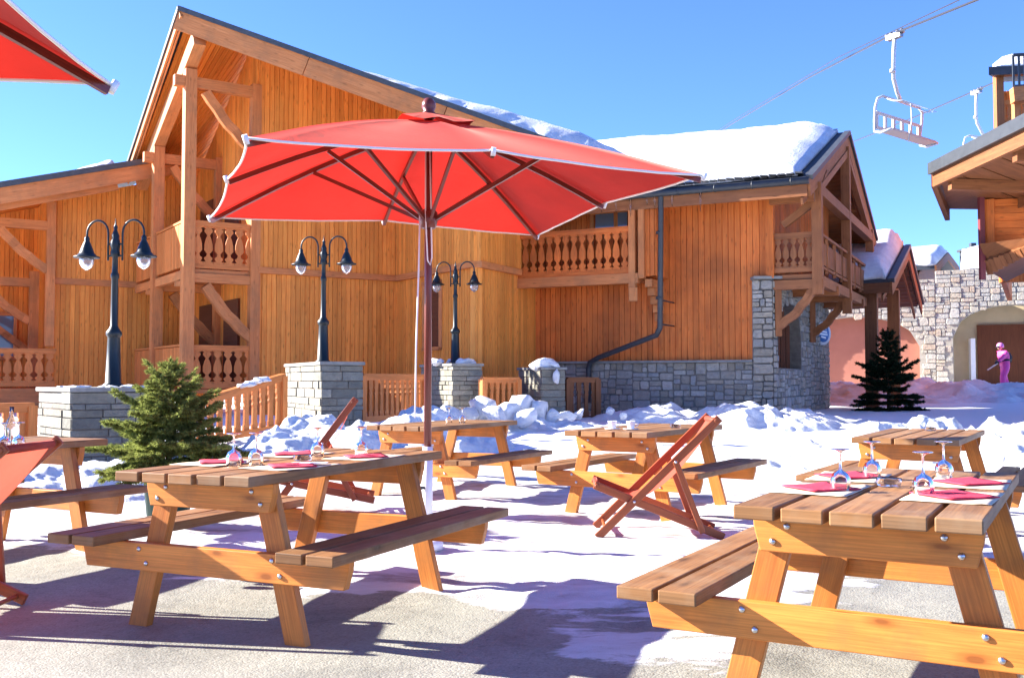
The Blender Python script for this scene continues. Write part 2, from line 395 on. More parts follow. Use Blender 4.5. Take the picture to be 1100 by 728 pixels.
scene.cycles.max_bounces = 12; scene.cycles.transmission_bounces = 10; scene.cycles.transparent_max_bounces = 8; scene.cycles.diffuse_bounces = 6

# ------------------------------------------------------------------ ground
def zt(x, y):
    z = .35*sstep(10, 23, y)+.42*sstep(26, 42, y)
    if y > 45: z += (y-45)*.02
    return z
def axis(lo, hi, fine_lo, fine_hi, fs, cs):
    a = []; x = lo
    while x < fine_lo: a.append(x); x += max(fs, min(cs, (fine_lo-x)*.18))
    x = fine_lo
    while x < fine_hi: a.append(x); x += fs
    while x < hi: a.append(x); x += max(fs, min(cs, (x-fine_hi)*.18+fs))
    a.append(hi); return a
def build_ground():
    xs = axis(-400, 400, -5, 5, .055, 40); ys = axis(-60, 900, 2.6, 11, .06, 40)
    vs = []; sn = []
    for y in ys:
        for x in xs:
            edge = 5.75+.55*fbm((x*.5, 3.1, 0), 4)+(.35 if x > .9 else 0)-.0*x
            if x < -1.2: edge += .75
            icy = math.exp(-((x-.75)/.85)**2); edge -= 1.5*icy
            e = (y-edge)
            near = abs(x) < 30 and y < 60
            s = sstep(-1.3, .55, e+.9*fbm((x*.6, y*1.1, 1.7), 4)) if near else 1.
            if y < 5.2: s = min(s, .46+.22*icy+.34*fbm((x*.8, y*1.6, 9.), 4))
            bump = .030*s+.024*s*fbm((x*1.3, y*1.9, 4.), 5)+.010*s*fbm((x*5, y*5, 2.), 4)-.022*s*max(0, .34-noise.voronoi(Vector((x*2.6, y*2.1, 3.)))[0][0])*3 if near else 0
            if near and y > 12: bump += .05*fbm((x*.5, y*.5, 7), 4)
            sn.append(s*.75); vs.append((x, y, zt(x, y)+bump-.02))
    nx = len(xs); fs = [(j*nx+i, j*nx+i+1, (j+1)*nx+i+1, (j+1)*nx+i) for j in range(len(ys)-1) for i in range(nx-1)]
    me = bpy.data.meshes.new('ground'); me.from_pydata(vs, [], fs); me.materials.append(M['ground'])
    at = me.attributes.new('snow', 'FLOAT', 'POINT'); at.data.foreach_set('value', sn)
    at = me.attributes.new('clean', 'FLOAT', 'POINT'); at.data.foreach_set('value', [max(sstep(.5, -4, v[1]), sstep(12, 16, v[1]), sstep(7, 10, abs(v[0]))) for v in vs])
    me.polygons.foreach_set('use_smooth', [True]*len(fs))
    o = bpy.data.objects.new('ground', me); COL.objects.link(o); o['kind'] = 'structure'
build_ground()

# ------------------------------------------------------------------ snow shapes
def snow_heap(cx, cy, rx, ry, H, label, rot=0., lump=.5, seed=0, n=120, z0=None, rough=1.):
    mb = MB(); vs = []; c, s = math.cos(rot), math.sin(rot)
    for j in range(n+1):
        for i in range(n+1):
            a, b = (i/n*2-1), (j/n*2-1)
            x = a*rx; y = b*ry
            X, Y = cx+x*c-y*s, cy+x*s+y*c
            r = math.hypot(a, b)+.16*fbm((X*1.1, Y*1.1, seed), 3)
            fall = sstep(1.0, .15, r) if r < 1 else 0
            p = Vector((X*1.6, Y*1.6, seed*1.7))
            d1 = noise.voronoi(Vector((X*1.9, Y*1.9, seed*1.7)))[0]; d2 = noise.voronoi(Vector((X*5.2+.3*fbm((X*3, Y*3, 1), 2), Y*5.2, seed)))[0]
            h = H*fall*(.9+.55*fbm((X*1.0, Y*1.0, seed), 5)) + lump*fall*H*.2*(.45-d1[0]) + rough*min(1, fall*3)*(.045*(.42-d2[0])+.055*fbm((X*3.0, Y*3.0, seed), 6))
            zb = zt(X, Y) if z0 is None else z0
            edge = min(1, (1-max(abs(a), abs(b)))*8)
            vs.append((X, Y, zb-.10+max(0, h+.08*min(1, fall*4))*edge))
    mb.mesh(vs, [(j*(n+1)+i, j*(n+1)+i+1, (j+1)*(n+1)+i+1, (j+1)*(n+1)+i) for j in range(n) for i in range(n)])
    o = mb.build('snow_pile', 'snow', base=(cx, cy, zt(cx, cy) if z0 is None else z0)); tag(o, label, 'snow', kind='stuff'); return o
def chunk(mb, c, r, seed, sq=(1, 1, .8)):
    rnd = random.Random(seed); bm = bmesh.new()
    for k in range(13):
        v = Vector((rnd.gauss(0, 1), rnd.gauss(0, 1), rnd.gauss(0, 1))).normalized()*rnd.uniform(.8, 1.15); bm.verts.new(v)
    g = bmesh.ops.convex_hull(bm, input=bm.verts[:]); bmesh.ops.delete(bm, geom=[v for v in bm.verts if not v.link_faces], context='VERTS')
    bmesh.ops.triangulate(bm, faces=bm.faces[:]); bmesh.ops.subdivide_edges(bm, edges=bm.edges[:], cuts=3, use_grid_fill=True)
    for k in range(2): bmesh.ops.smooth_vert(bm, verts=bm.verts[:], factor=.35, use_axis_x=True, use_axis_y=True, use_axis_z=True)
    bm.verts.index_update(); vs = []
    for v in bm.verts:
        p = v.co*(1+.10*noise.noise(v.co*3.3+Vector((seed, 0, 0)))+.05*noise.noise(v.co*9))
        vs.append(Vector(c)+Vector((p.x*sq[0], p.y*sq[1], p.z*sq[2]))*r)
    fs = [[v.index for v in f.verts] for f in bm.faces]; bm.free()
    mb.mesh(vs, fs)

# ------------------------------------------------------------------ chalet
U = Vector((.837, .547, 0)); V = Vector((-.547, .837, 0)); Up = Vector((.891, -.454, 0)); Vp = Vector((.454, .891, 0))
Z = Vector((0, 0, 1))
W0 = Vector((-5.86, 23, 0))
A = Vector((-7.2, 21.6, 9.22))
gR, gL = .418, .62
def zroof(p):
    s = (Vector((p[0], p[1], 0))-Vector((A.x, A.y, 0))).dot(Up)
    return A.z-(gR*s if s > 0 else -gL*s)
E1 = Vector((6.07, 20.5, 5.33))
def zwing(p):
    d = (Vector((p[0], p[1], 0))-Vector((E1.x, E1.y, 0))).dot(Vp)
    return 5.33+.4*d if d < 5.16 else 5.33+.4*(10.32-d)

def board_wall(mb, a, b, z0, z1, nrm, w=.118, depth=.022):
    """vertical boards from a to b; z0,z1 numbers or functions of a point; nrm points outward"""
    a, b = Vector((a[0], a[1], 0)), Vector((b[0], b[1], 0)); d = b-a; L = d.length; d.normalize(); nrm = Vector(nrm).normalized()
    f0 = z0 if callable(z0) else (lambda p: z0); f1 = z1 if callable(z1) else (lambda p: z1)
    if d.cross(Z).dot(nrm) < 0: a, b, d = b, a, -d
    n = max(1, int(round(L/w))); w = L/n; g = .008
    for k in range(n):
        o = (random.uniform(0, 60), random.uniform(0, 60))
        p = [a+d*(k*w+g), a+d*((k+1)*w-g)]
        z = [(f0(q), f1(q)) for q in p]
        if z[0][1] <= z[0][0]+.01: continue
        jit = nrm*random.uniform(-.003, .003)
        fr = [Vector((q.x, q.y, zz))+nrm*depth+jit for q, zz in ((p[0], z[0][0]), (p[1], z[1][0]), (p[1], z[1][1]), (p[0], z[0][1]))]
        bk = [Vector((q.x, q.y, zz)) for q, zz in ((p[0]-d*g*.5, z[0][0]), (p[1]+d*g*.5, z[1][0]), (p[1]+d*g*.5, z[1][1]), (p[0]-d*g*.5, z[0][1]))]
        i = len(mb.v); mb.v += fr+bk
        uvs = [(x.z+o[0], t*w+o[1]) for x, t in zip(fr, (0, 1, 1, 0))]
        for f in ((0, 1, 2, 3), (4, 0, 3, 7), (1, 5, 6, 2), (4, 5, 1, 0), (3, 2, 6, 7)):
            mb.f.append(tuple(i+q for q in f)); mb.uv.append([uvs[q % 4] for q in f]); mb.sm.append(False)
    # backing
    p = [a, b]; o = (random.uniform(0, 9), 0)
    q = [Vector((p[0].x, p[0].y, f0(p[0]))), Vector((p[1].x, p[1].y, f0(p[1]))), Vector((p[1].x, p[1].y, f1(p[1]))), Vector((p[0].x, p[0].y, f1(p[0])))]
    mb.prism(q, -nrm*.15, uvf=lambda x: (x.z, x.dot(d)))

def cut_rail(mb, a, b, zb, zt_, nrm, bw=.17, style='cut', th=.03, rails=True):
    """balustrade of flat boards whose facing edges are sawn into baluster-shaped gaps; zb, zt_ may be (start,end)"""
    a, b = Vector((a[0], a[1], 0)), Vector((b[0], b[1], 0)); d = b-a; L = d.length; d.normalize(); nrm = Vector(nrm).normalized()
    zb = zb if isinstance(zb, tuple) else (zb, zb); zt2 = zt_ if isinstance(zt_, tuple) else (zt_, zt_)
    n = max(1, int(round(L/bw))); w = L/n
    pr = [(0, .004), (.06, .004), (.07, .03), (.13, .012), (.17, .012), (.20, .034), (.27, .042), (.33, .022), (.36, .012), (.52, .014), (.66, .028), (.74, .044), (.80, .03), (.84, .014), (.90, .014), (.92, .03), (.96, .004), (1., .004)]
    pr = [(f, g*1.5*w/.17 if g > .005 else g) for f, g in pr]
    if style == 'slim': pr = [(0, .03), (.12, .03), (.14, .045), (.55, .052), (.62, .036), (.66, .05), (.72, .05), (.76, .03), (.86, .04), (.9, .03), (1, .03)]
    for k in range(n):
        t0, t1 = k*w, (k+1)*w
        def zz(t, f):
            lo = zb[0]+(zb[1]-zb[0])*t/L; hi = zt2[0]+(zt2[1]-zt2[0])*t/L
            lo += .10; hi -= .10
            return lo+(hi-lo)*f
        lf = [a+d*(t0+g)+Z*zz(t0, f) for f, g in pr]; rt = [a+d*(t1-g)+Z*zz(t1, f) for f, g in pr]
        # split into quads strips so the concave outline is kept
        o = (random.uniform(0, 60), random.uniform(0, 60))
        m = len(pr); i = len(mb.v)
        for off in (nrm*th/2, -nrm*th/2): mb.v += [q+off for q in lf]+[q+off for q in rt]
        def uvp(j): return (pr[j % m][1]*0+zz(0, pr[j % m][0])+o[0], (0 if (j % (2*m)) < m else w)+o[1])
        def add(*f): mb.f.append(tuple(i+x for x in f)); mb.sm.append(False); mb.uv.append([uvp(x) for x in f])
        flip = d.cross(Z).dot(nrm) < 0
        for j in range(m-1):
            fs = [(j, m+j, m+j+1, j+1), (2*m+j, 2*m+j+1, 3*m+j+1, 3*m+j), (j, j+1, 2*m+j+1, 2*m+j), (m+j, 3*m+j, 3*m+j+1, m+j+1)]
            for f in fs: add(*(f[::-1] if flip else f))
        add(*((0, 2*m, 3*m, m) if not flip else (m, 3*m, 2*m, 0))); add(*((m-1, 2*m-1, 4*m-1, 3*m-1) if not flip else (3*m-1, 4*m-1, 2*m-1, m-1)))
    if rails:
        mb.bar(a+Z*(zt2[0]-.025)-d*.02, b+Z*(zt2[1]-.025)+d*.02, .11, .05)
        mb.bar(a+Z*(zt2[0]-.08)+nrm*.03, b+Z*(zt2[1]-.08)+nrm*.03, .03, .07)
        mb.bar(a+Z*(zb[0]+.05), b+Z*(zb[1]+.05), .07, .10)

def brace(mb, a, b, w=.16, bow=.12, sag=None):
    """curved knee brace between two points"""
    a, b = Vector(a), Vector(b); n = 8; s = sag if sag is not None else Vector((0, 0, -1))
    q = [a.lerp(b, k/n)+Vector(s)*bow*math.sin(math.pi*k/n)*(1+.25*math.sin(k*2.2)) for k in range(n+1)]
    side = (b-a).cross(Z).normalized() if abs((b-a).normalized().z) < .99 else Vector((1, 0, 0))
    for k in range(n): 
        e = (q[k+1]-q[k]).normalized()*.012
        mb.bar(q[k]-e, q[k+1]+e, w*.75, w, up=side.cross(q[k+1]-q[k]))

ch = empty('chalet', (-3, 23, 0), label='large two-storey timber chalet with snowy roofs, balconies and stone base', cat='chalet')
K1 = W0+U*3.6; K2 = K1-V*3.79; K0 = Vector((.565, 24.4, 0)); 
nF = Vector((.547, -.837, 0)); nS = -U; nB1 = -U; nB2 = Vector((.891, -.454, 0)); nW = -Vp
BELT = 3.62
under = lambda p: zroof(p)-.34
mb = MB()
for (a, b, n) in ((W0, K1, nF), (K1, K2, nB1), (K2, K0, nB2)):
    board_wall(mb, a, b, .2, BELT-.02, n)
    off = n*.07
    board_wall(mb, Vector(a)+off, Vector(b)+off, BELT+.12, lambda p: max(BELT+.3, min(under(p), 8.6) if True else 0), n)
walls = mb.build('wall', 'facade', ch)
mb = MB()
for (a, b, n) in ((W0, K1, nF), (K1, K2, nB1), (K2, K0, nB2)):
    mb.bar(a+n*.05+Z*(BELT+.05), b+n*.05+Z*(BELT+.05), .16, .14)
mb.build('belt_course', 'timber', ch)
# side wall behind the balconies and rear left wall
mb = MB(); S5 = W0+V*5.4
board_wall(mb, W0, S5, .9, lambda p: max(4, zroof(p)-.3), nS)
G0 = Vector((-11.53, 25.3, 0)); G1 = G0+U*4.2
board_wall(mb, G0, G1, .6, BELT-.05, nF); board_wall(mb, G0+nF*.07, G1+nF*.07, BELT+.1, lambda p: max(4., 6.75+.29*((Vector((p[0], p[1], 0))-G1).dot(U))+.2), nF)
board_wall(mb, G0, G0+V*3, .6, 6.3, nS)
Gb = G0+V*3
board_wall(mb, Gb-U*7, Gb, .6, 6.0, nF)
mb.build('wall', 'facade', ch)
mb = MB(); mb.bar(G0+nF*.045+Z*(BELT+.03)-U*.05, G1+nF*.045+Z*(BELT+.03), .11, .16); mb.build('belt_course', 'timber', ch)

# roofs ------------------------------------------------------------
def slab(mb, pts, th): mb.prism(pts, Vector((0, 0, -th)))
RD = Vp*9     # ridge runs back
C = Vector((-9.98, 25.86, 6.38))
B2 = Vector((1.66, 19.96, 0)); B2.z = zroof(B2)
mb = MB(); C_ = Vector((C.x, C.y, zroof(C)))
slab(mb, [A, B2, B2+RD, A+RD], .10); slab(mb, [A+RD, Vector((C.x, C.y, C_.z))+RD*.35, C_, A], .10)
mb.build('roof', 'slate', ch)
# soffit boards: left plane (run parallel to the rake), right plane
mb = MB()
def soffit(mb, a0, a1, b0, b1, n, drop):
    for k in range(n):
        t0, t1 = (k+.06)/n, (k+.94)/n
        q = [a0.lerp(a1, t0), a0.lerp(a1, t1), b0.lerp(b1, t1), b0.lerp(b1, t0)]
        mb.prism([p-Z*drop for p in q], Vector((0, 0, -.02)))
    mb.prism([p-Z*(drop-.03) for p in (a0, a1, b1, b0)], Vector((0, 0, -.03)))
iw = .12
a0 = A+(C_-A)*.0+Up*.0
soffit(mb, A+Vector((.1, .12, -.05)), A+Vp*8.5+Vector((0, 0, -.05)), C_+Vector((.08, 0, 0)), C_+RD*.35, 56, .13)
soffit(mb, A+Vector((.12, .1, -.05)), A+RD+Vector((.0, 0, -.05)), B2+Vp*.15, B2+RD, 64, .13)
mb.build('soffit', 'soffit', ch)
# rake boards (fascia) and dark metal edge
mb = MB(); me = MB()
for a, b, h in ((A, B2, .40), (A, C_, .16)):
    d = (b-a).normalized(); sdv = d.cross(Z).normalized()
    if sdv.y > 0: sdv = -sdv
    upv = sdv.cross(d); upv = upv if upv.z > 0 else -upv
    k = 3
    for j in range(k):
        p, q = a.lerp(b, j/k), a.lerp(b, (j+1)/k-.002)
        mb.bar(p-upv*(h/2+.06)+sdv*.03, q-upv*(h/2+.06)+sdv*.03, .05, h, up=upv)
    me.bar(a-upv*.01+sdv*.03-d*.04, b-upv*.01+sdv*.03, .14, .10, up=upv)
# second inner strip along the left rake
d = (C_-A).normalized(); 
mb.bar(A+Up*.05-Z*.24+d*.1, C_+Up*.05-Z*.24, .03, .06)
mb.build('fascia', 'timber', ch); me.build('roof_edge', 'roof_edge', ch)
# lower left roof
mb = MB(); mf = MB(); me = MB(); ms = MB()
F1 = Vector((-9.6, 24.45, 6.42)); F0 = F1-U*7-Z*2.03; dd0 = (F1-F0).normalized()
slab(mb, [F0, F1+dd0*1.2, F1+dd0*1.2+V*7, F0+V*7], .09); mb.build('roof', 'slate', ch)
soffit(ms, F0+nF*-.08, F0+V*5, F1-nF*.08, F1+V*5, 40, .12); ms.build('soffit', 'soffit', ch)
dd = (F1-F0).normalized(); uu = Vector((0, 0, 1))
mf.bar(F0-uu*.27+nF*.03, F1-uu*.27+nF*.03+dd*1.3, .05, .38); mf.bar(F0-uu*.5+nF*-.25, F1-uu*.5-nF*.25, .05, .16); me.bar(F0-uu*.02+nF*.04, F1-uu*.02+nF*.04+dd*1.2, .16, .13)
mf.build('fascia', 'timber', ch); me.build('roof_edge', 'roof_edge', ch)

# right wing ---------------------------------------------------------
def wp(t, d=0., z=0.): return K0+Up*t+Vp*d+Z*z
mb = MB(); SB = 1.55
board_wall(mb, wp(-.4), wp(5.31), SB, 5.5, nW, w=.135, depth=.026)
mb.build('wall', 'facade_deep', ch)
# stone base and pilaster, stone flank with arched opening
def quad_uv(mb, a, b, z0, z1, nrm, th=.3):
    a = Vector((a[0], a[1], 0)); b = Vector((b[0], b[1], 0)); d = (b-a).normalized()
    mb.prism([a+Z*z0, b+Z*z0, b+Z*z1, a+Z*z1], -Vector(nrm)*th, uvf=lambda p: (p.dot(d), p.z))
mb = MB()
quad_uv(mb, wp(.2, -.09), wp(5.31, -.09), -.1, SB, nW)
quad_uv(mb, wp(5.31, -.14), wp(5.76, -.14), -.1, 3.34, nW, .5)
Q = wp(5.76, -.14); nE = Up
def wall_arch(mb, o, dr, nrm, z0, z1, L, ox0, ox1, oz0, oz1, rise, th=.35):
    """stone wall with one arched opening (o origin, dr direction)"""
    uvf = lambda p: (p.dot(dr), p.z)
    o = Vector((o[0], o[1], 0))
    pt = lambda x, z: o+dr*x+Z*z
    def q(x0, x1, za0, za1, zb0, zb1): mb.prism([pt(x0, za0), pt(x1, zb0), pt(x1, zb1), pt(x0, za1)], -Vector(nrm)*th, uvf=uvf)
    q(0, ox0, z0, z1, z0, z1); q(ox1, L, z0, z1, z0, z1)
    if oz0 > z0: q(ox0, ox1, z0, oz0, z0, oz0)
    n = 14
    for k in range(n):
        xa, xb = ox0+(ox1-ox0)*k/n, ox0+(ox1-ox0)*(k+1)/n
        f = lambda x: oz1+rise*math.sqrt(max(0, 1-(2*(x-ox0)/(ox1-ox0)-1)**2))
        q(xa, xb, f(xa), z1, f(xb), z1)
wall_arch(mb, Q, Vp, nE, -.1, 3.34, 6.9, .5, 3.0, 1.42, 2.2, .75)
mb.build('stone_base', 'mortar_grey', ch)
mb = MB(); mb.bar(wp(.2, -.12, SB+.02), wp(5.31, -.12, SB+.02), .2, .05); mb.box(wp(5.53, .1, 3.37), (.62, .62, .06)); mb.build('coping', 'coping', ch)
def stones(mb, o, dr, nrm, z0, z1, L, smin, smax, inside=None, seed=1, out=.03):
    rnd = random.Random(seed); o = Vector((o[0], o[1], 0)); nrm = Vector(nrm).normalized(); st = [(0., z0, L, z1)]
    while st:
        x0, a0, x1, a1 = st.pop(); w_, h_ = x1-x0, a1-a0
        mw, mh = rnd.uniform(smin, smax), rnd.uniform(smin*.55, smax*.6)
        if w_ > mw and w_/mw >= h_/mh: t = x0+w_*rnd.uniform(.33, .67); st += [(x0, a0, t, a1), (t, a0, x1, a1)]; continue
        if h_ > mh: t = a0+h_*rnd.uniform(.35, .65); st += [(x0, a0, x1, t), (x0, t, x1, a1)]; continue
        if w_ < .04 or h_ < .04: continue
        cx_, cz_ = (x0+x1)/2, (a0+a1)/2
        if inside and not (inside(cx_, cz_) and inside(x0*.85+x1*.15, a0*.2+a1*.8) and inside(x1*.85+x0*.15, a0*.2+a1*.8)): continue
        g = .007; j = lambda k: rnd.uniform(-.5, 1)*k*.16
        c = min(w_, h_)
        pg = []
        for sx, sz in ((-1, -1), (1, -1), (1, 1), (-1, 1)):
            bx, bz = cx_+sx*(w_/2-g), cz_+sz*(h_/2-g); cut = c*rnd.uniform(.04, .24)
            p1_, p2_ = (bx-sx*cut, bz-sz*max(0, j(c))*.5), (bx-sx*max(0, j(c))*.5, bz-sz*cut)
            pg += [p1_, p2_] if sx*sz < 0 else [p2_, p1_]
        d = out*rnd.uniform(.3, 1.2); uvo = rnd.uniform(0, 40)
        base = [o+dr*x+Z*z for x, z in pg]; cen = sum(base, Vector())/8
        top = [cen+(p-cen)*.90+nrm*d for p in base]
        i = len(mb.v); mb.v += base+top
        fl = dr.cross(Z).dot(nrm) > 0
        def ad(f):
            mb.f.append(tuple(i+k for k in (f if fl else f[::-1]))); mb.sm.append(False)
            q = [(base+top)[k] for k in (f if fl else f[::-1])]; mb.uv.append([(p.dot(dr)+uvo, p.z) for p in q])
        ad(tuple(range(8, 16)))
        for k in range(8): ad((k, (k+1) % 8, 8+(k+1) % 8, 8+k))
mb = MB()
stones(mb, wp(.2, -.092), Up, nW, -.1, SB, 5.11, .24, .56, seed=3)
stones(mb, wp(5.31, -.142), Up, nW, -.1, 3.33, .45, .25, .5, seed=4); 
def ins(x, z):
    if .5 < x < 3.0:
        return z < 1.42 or z > 2.2+.75*math.sqrt(max(0, 1-(2*(x-.5)/2.5-1)**2))
    return True
stones(mb, Q+Up*.002, Vp, nE, -.1, 3.33, 6.9, .26, .55, inside=ins, seed=5)
mb.build('facing_stones', 'rubble_grey', ch)
# recessed arched window
mw = MB(); 
mw.prism([Q+Vp*.45-Up*.33+Z*1.4, Q+Vp*3.05-Up*.33+Z*1.4, Q+Vp*3.05-Up*.33+Z*3.1, Q+Vp*.45-Up*.33+Z*3.1], -Up*.06)
for x in (.55, 1.2, 1.75, 2.3, 2.9): mw.bar(Q+Vp*x-Up*.30+Z*1.4, Q+Vp*x-Up*.30+Z*3.0, .09, .09)
mw.build('window', 'door_wood', ch)
# timber flank above the stone
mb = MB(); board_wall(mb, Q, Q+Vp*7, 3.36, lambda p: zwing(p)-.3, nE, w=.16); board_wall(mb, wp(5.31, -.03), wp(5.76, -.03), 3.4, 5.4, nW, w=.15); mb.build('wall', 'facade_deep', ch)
# wing roof
mb = MB(); sl = 11.; T = Vector((0, 0, 0))
Ea = E1; Eb = E1-Up*sl; Ap = E1+Vp*5.16+Z*2.064; Apb = Ap-Up*sl; Fa = E1+Vp*10.32; Fb = Fa-Up*sl
slab(mb, [Ea, Eb, Apb, Ap], .10); slab(mb, [Ap, Apb, Fb, Fa], .10); mb.build('roof', 'slate', ch)
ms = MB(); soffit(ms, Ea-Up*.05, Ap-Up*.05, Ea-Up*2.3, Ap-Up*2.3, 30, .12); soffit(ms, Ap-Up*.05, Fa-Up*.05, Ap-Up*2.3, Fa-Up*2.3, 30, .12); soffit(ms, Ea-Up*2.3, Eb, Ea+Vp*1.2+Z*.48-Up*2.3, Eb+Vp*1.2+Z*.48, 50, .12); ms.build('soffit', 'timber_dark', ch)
mf = MB(); me = MB()
for a, b in ((Ea, Ap), (Ap, Fa)):
    mf.bar(a-Z*.24+Up*.03, b-Z*.24+Up*.03, .05, .34); mf.bar(a-Z*.5-Up*.12, b-Z*.5-Up*.12, .05, .14)
    me.bar(a-Z*.02+Up*.04, b-Z*.02+Up*.04, .14, .10)
mf.bar(Ea-Vp*.03-Z*.28, Eb-Vp*.03-Z*.28, .04, .26); mf.build('fascia', 'timber_mid', ch); me.build('roof_edge', 'roof_edge', ch)
mg = MB(); mg.tube([Ea-Vp*.10-Z*.10+Up*.05, Eb-Vp*.10-Z*.10], .075, 10)
for k in range(9): mg.tube([Ea-Up*(.3+k*.8)-Vp*.10-Z*.10, Ea-Up*(.32+k*.8)-Vp*.10-Z*.10], .085, 10)
mg.build('gutter', 'zinc', ch)
mt = MB()
for k in range(40):
    p = Ea-Up*(.1+k*.18)+Vp*.12+Z*.09; mt.bar(p, p-Up*.15+Z*random.uniform(-.01, .02), .3, .03, up=Vector((0, 0, 1)))
mt.build('slate_edge', 'slate', ch)
# rear wing, its shade falls on the yard at the right
mb = MB(); r0, r1 = Vector((-3, 31.5, 0)), Vector((7.6, 31.5, 0))
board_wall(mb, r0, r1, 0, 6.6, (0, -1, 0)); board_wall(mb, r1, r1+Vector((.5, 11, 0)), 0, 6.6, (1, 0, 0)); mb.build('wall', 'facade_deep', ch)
mb = MB(); slab(mb, [Vector((-3, 30.8, 6.4)), Vector((8, 30.8, 6.4)), Vector((8, 37, 8.4)), Vector((-3, 37, 8.4))], .2); slab(mb, [Vector((-3, 43.2, 6.4)), Vector((8.3, 43.2, 6.4)), Vector((8, 37, 8.4)), Vector((-3, 37, 8.4))], .2); mb.build('roof', 'slate', ch)
# downpipe
dpx = P(707, 0, 22.6).x
def W(px, py, d=-.16):
    """point on the wing facade plane (offset d) under a pixel"""
    r = P(px, py, 1.)-Vector((0, 0, CH)); o = K0+Vp*d
    k = (o.x*Vp.x+o.y*Vp.y)/(r.x*Vp.x+r.y*Vp.y)
    return Vector((0, 0, CH))+r*k
mg = MB(); pts = [W(711, 202, -1.08), W(710, 212, -1.02), W(709, 352, -1.0), W(705, 360, -.95), W(643, 384, -.30), W(634, 389, -.2), W(632, 396, -.2), W(632, 432, -.2)]
mg.tube(pts, .062, 10); 
for q in ((708, 250), (708, 320)): c = W(*q, -1.01); mg.tube([c+Z*.03, c-Z*.03], .075, 10)
for py in (322, 348): c = W(709, py, -1.0); mg.tube([c, c+Vp*.98], .018, 8)
mg.build('downpipe', 'zinc', ch)

# centre balcony on the wing
mb = MB(); zf = 3.5; zr = 4.58
mb.bar(wp(-.25, -.55, zf-.08), wp(2.95, -.55, zf-.08), .9, .10); mb.bar(wp(-.25, -.95, zf-.09), wp(3.0, -.95, zf-.09), .12, .22)
bal = mb.build('balcony', 'timber', ch)
mb = MB(); cut_rail(mb, wp(-.1, -.95), wp(2.78, -.95), zf+.02, zr, nW, bw=.205); mb.build('railing', 'facade_deep', bal)
mb = MB()
mb.bar(wp(2.86, -.95, zf-.5), wp(2.86, -.95, 5.2), .15, .15, up=Vp); mb.bar(wp(3.08, -.95, zf-.1), wp(3.08, -.95, 5.2), .13, .15, up=Vp)
mb.build('post', 'timber', bal)
mb = MB(); board_wall(mb, wp(3.14, -.9), wp(3.36, -.9), zf-.05, 5.2, nW, w=.11)
board_wall(mb, wp(3.37, -.9), wp(3.37, -.03), zf-.05, 5.2, Up, w=.12); mb.build('side_screen', 'facade_deep', bal)
mb = MB()
for k, (dz, dp) in enumerate(((0, .85), (.18, .68), (.36, .5), (.54, .34), (.72, .2))): mb.bar(wp(3.2, -.03, zf-.2-dz), wp(3.2, -.03-dp, zf-.2-dz), .16, .17)
mb.box(wp(2.86, -.95, zf-.45), (.18, .18, .3), 2); mb.build('bracket', 'timber', bal)
mw = MB(); a, b = W(640, 214, -.05), W(674, 246, -.05); mw.bar(Vector((a.x, a.y, (a.z+b.z)/2)), Vector((b.x, b.y, (a.z+b.z)/2)), .06, abs(a.z-b.z)); 
win = mw.build('window', 'window_glass', ch)
mw = MB(); f0 = wp(1.55, -.06)
for x in (1.52, 2.12, 2.72): mw.bar(wp(x, -.07, zf), wp(x, -.07, 5.1), .09, .09)
mw.bar(wp(1.5, -.07, 5.1), wp(2.75, -.07, 5.1), .09, .09); mw.build('frame', 'timber', win)

# corner balcony on the gable end
mb = MB(); b1 = wp(5.76, -.02); p1 = Vector((6.52, 21.35, 0)); p2 = p1+Vp*3.95; p3 = p1+Vp*8.2; zf2 = 3.42
mb.prism([b1+Z*zf2, p1+Z*zf2, p3+Z*zf2, b1+Vp*8.2+Z*zf2], Vector((0, 0, -.1)))
for a, b in ((b1, p1), (b1+Vp*2, p1+Vp*2), (b1+Vp*3.95, p2), (b1+Vp*6, p1+Vp*6)): mb.bar(a+Z*(zf2-.22), b+Z*(zf2-.22)+Up*.12, .17, .2)
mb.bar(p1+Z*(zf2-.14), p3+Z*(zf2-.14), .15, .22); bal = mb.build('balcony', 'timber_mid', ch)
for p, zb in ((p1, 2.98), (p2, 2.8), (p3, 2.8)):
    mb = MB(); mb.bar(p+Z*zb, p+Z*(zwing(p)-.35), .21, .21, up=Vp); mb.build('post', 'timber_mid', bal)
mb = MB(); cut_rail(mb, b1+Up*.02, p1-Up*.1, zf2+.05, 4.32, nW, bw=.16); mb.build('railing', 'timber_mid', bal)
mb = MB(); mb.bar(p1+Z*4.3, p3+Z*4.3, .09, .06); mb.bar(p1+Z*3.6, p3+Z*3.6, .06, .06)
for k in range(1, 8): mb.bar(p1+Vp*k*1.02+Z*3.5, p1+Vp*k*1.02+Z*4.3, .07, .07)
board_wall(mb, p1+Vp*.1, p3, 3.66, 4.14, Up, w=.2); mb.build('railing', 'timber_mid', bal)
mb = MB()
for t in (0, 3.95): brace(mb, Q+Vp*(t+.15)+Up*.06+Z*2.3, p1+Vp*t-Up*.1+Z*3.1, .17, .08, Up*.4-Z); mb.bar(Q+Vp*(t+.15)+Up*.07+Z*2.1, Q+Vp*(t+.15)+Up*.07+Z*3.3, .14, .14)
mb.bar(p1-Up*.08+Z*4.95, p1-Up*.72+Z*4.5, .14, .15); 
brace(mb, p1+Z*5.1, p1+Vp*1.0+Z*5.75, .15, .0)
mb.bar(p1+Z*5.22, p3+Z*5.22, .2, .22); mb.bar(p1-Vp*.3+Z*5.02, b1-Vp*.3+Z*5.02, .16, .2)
mb.bar(p2+Z*5.2, p2+Z*6.6, .16, .16); mb.bar(p1+Vp*.1+Z*5.25, p2+Z*6.8, .14, .16); mb.bar(p3+Z*5.25, p2+Z*6.8, .14, .16)
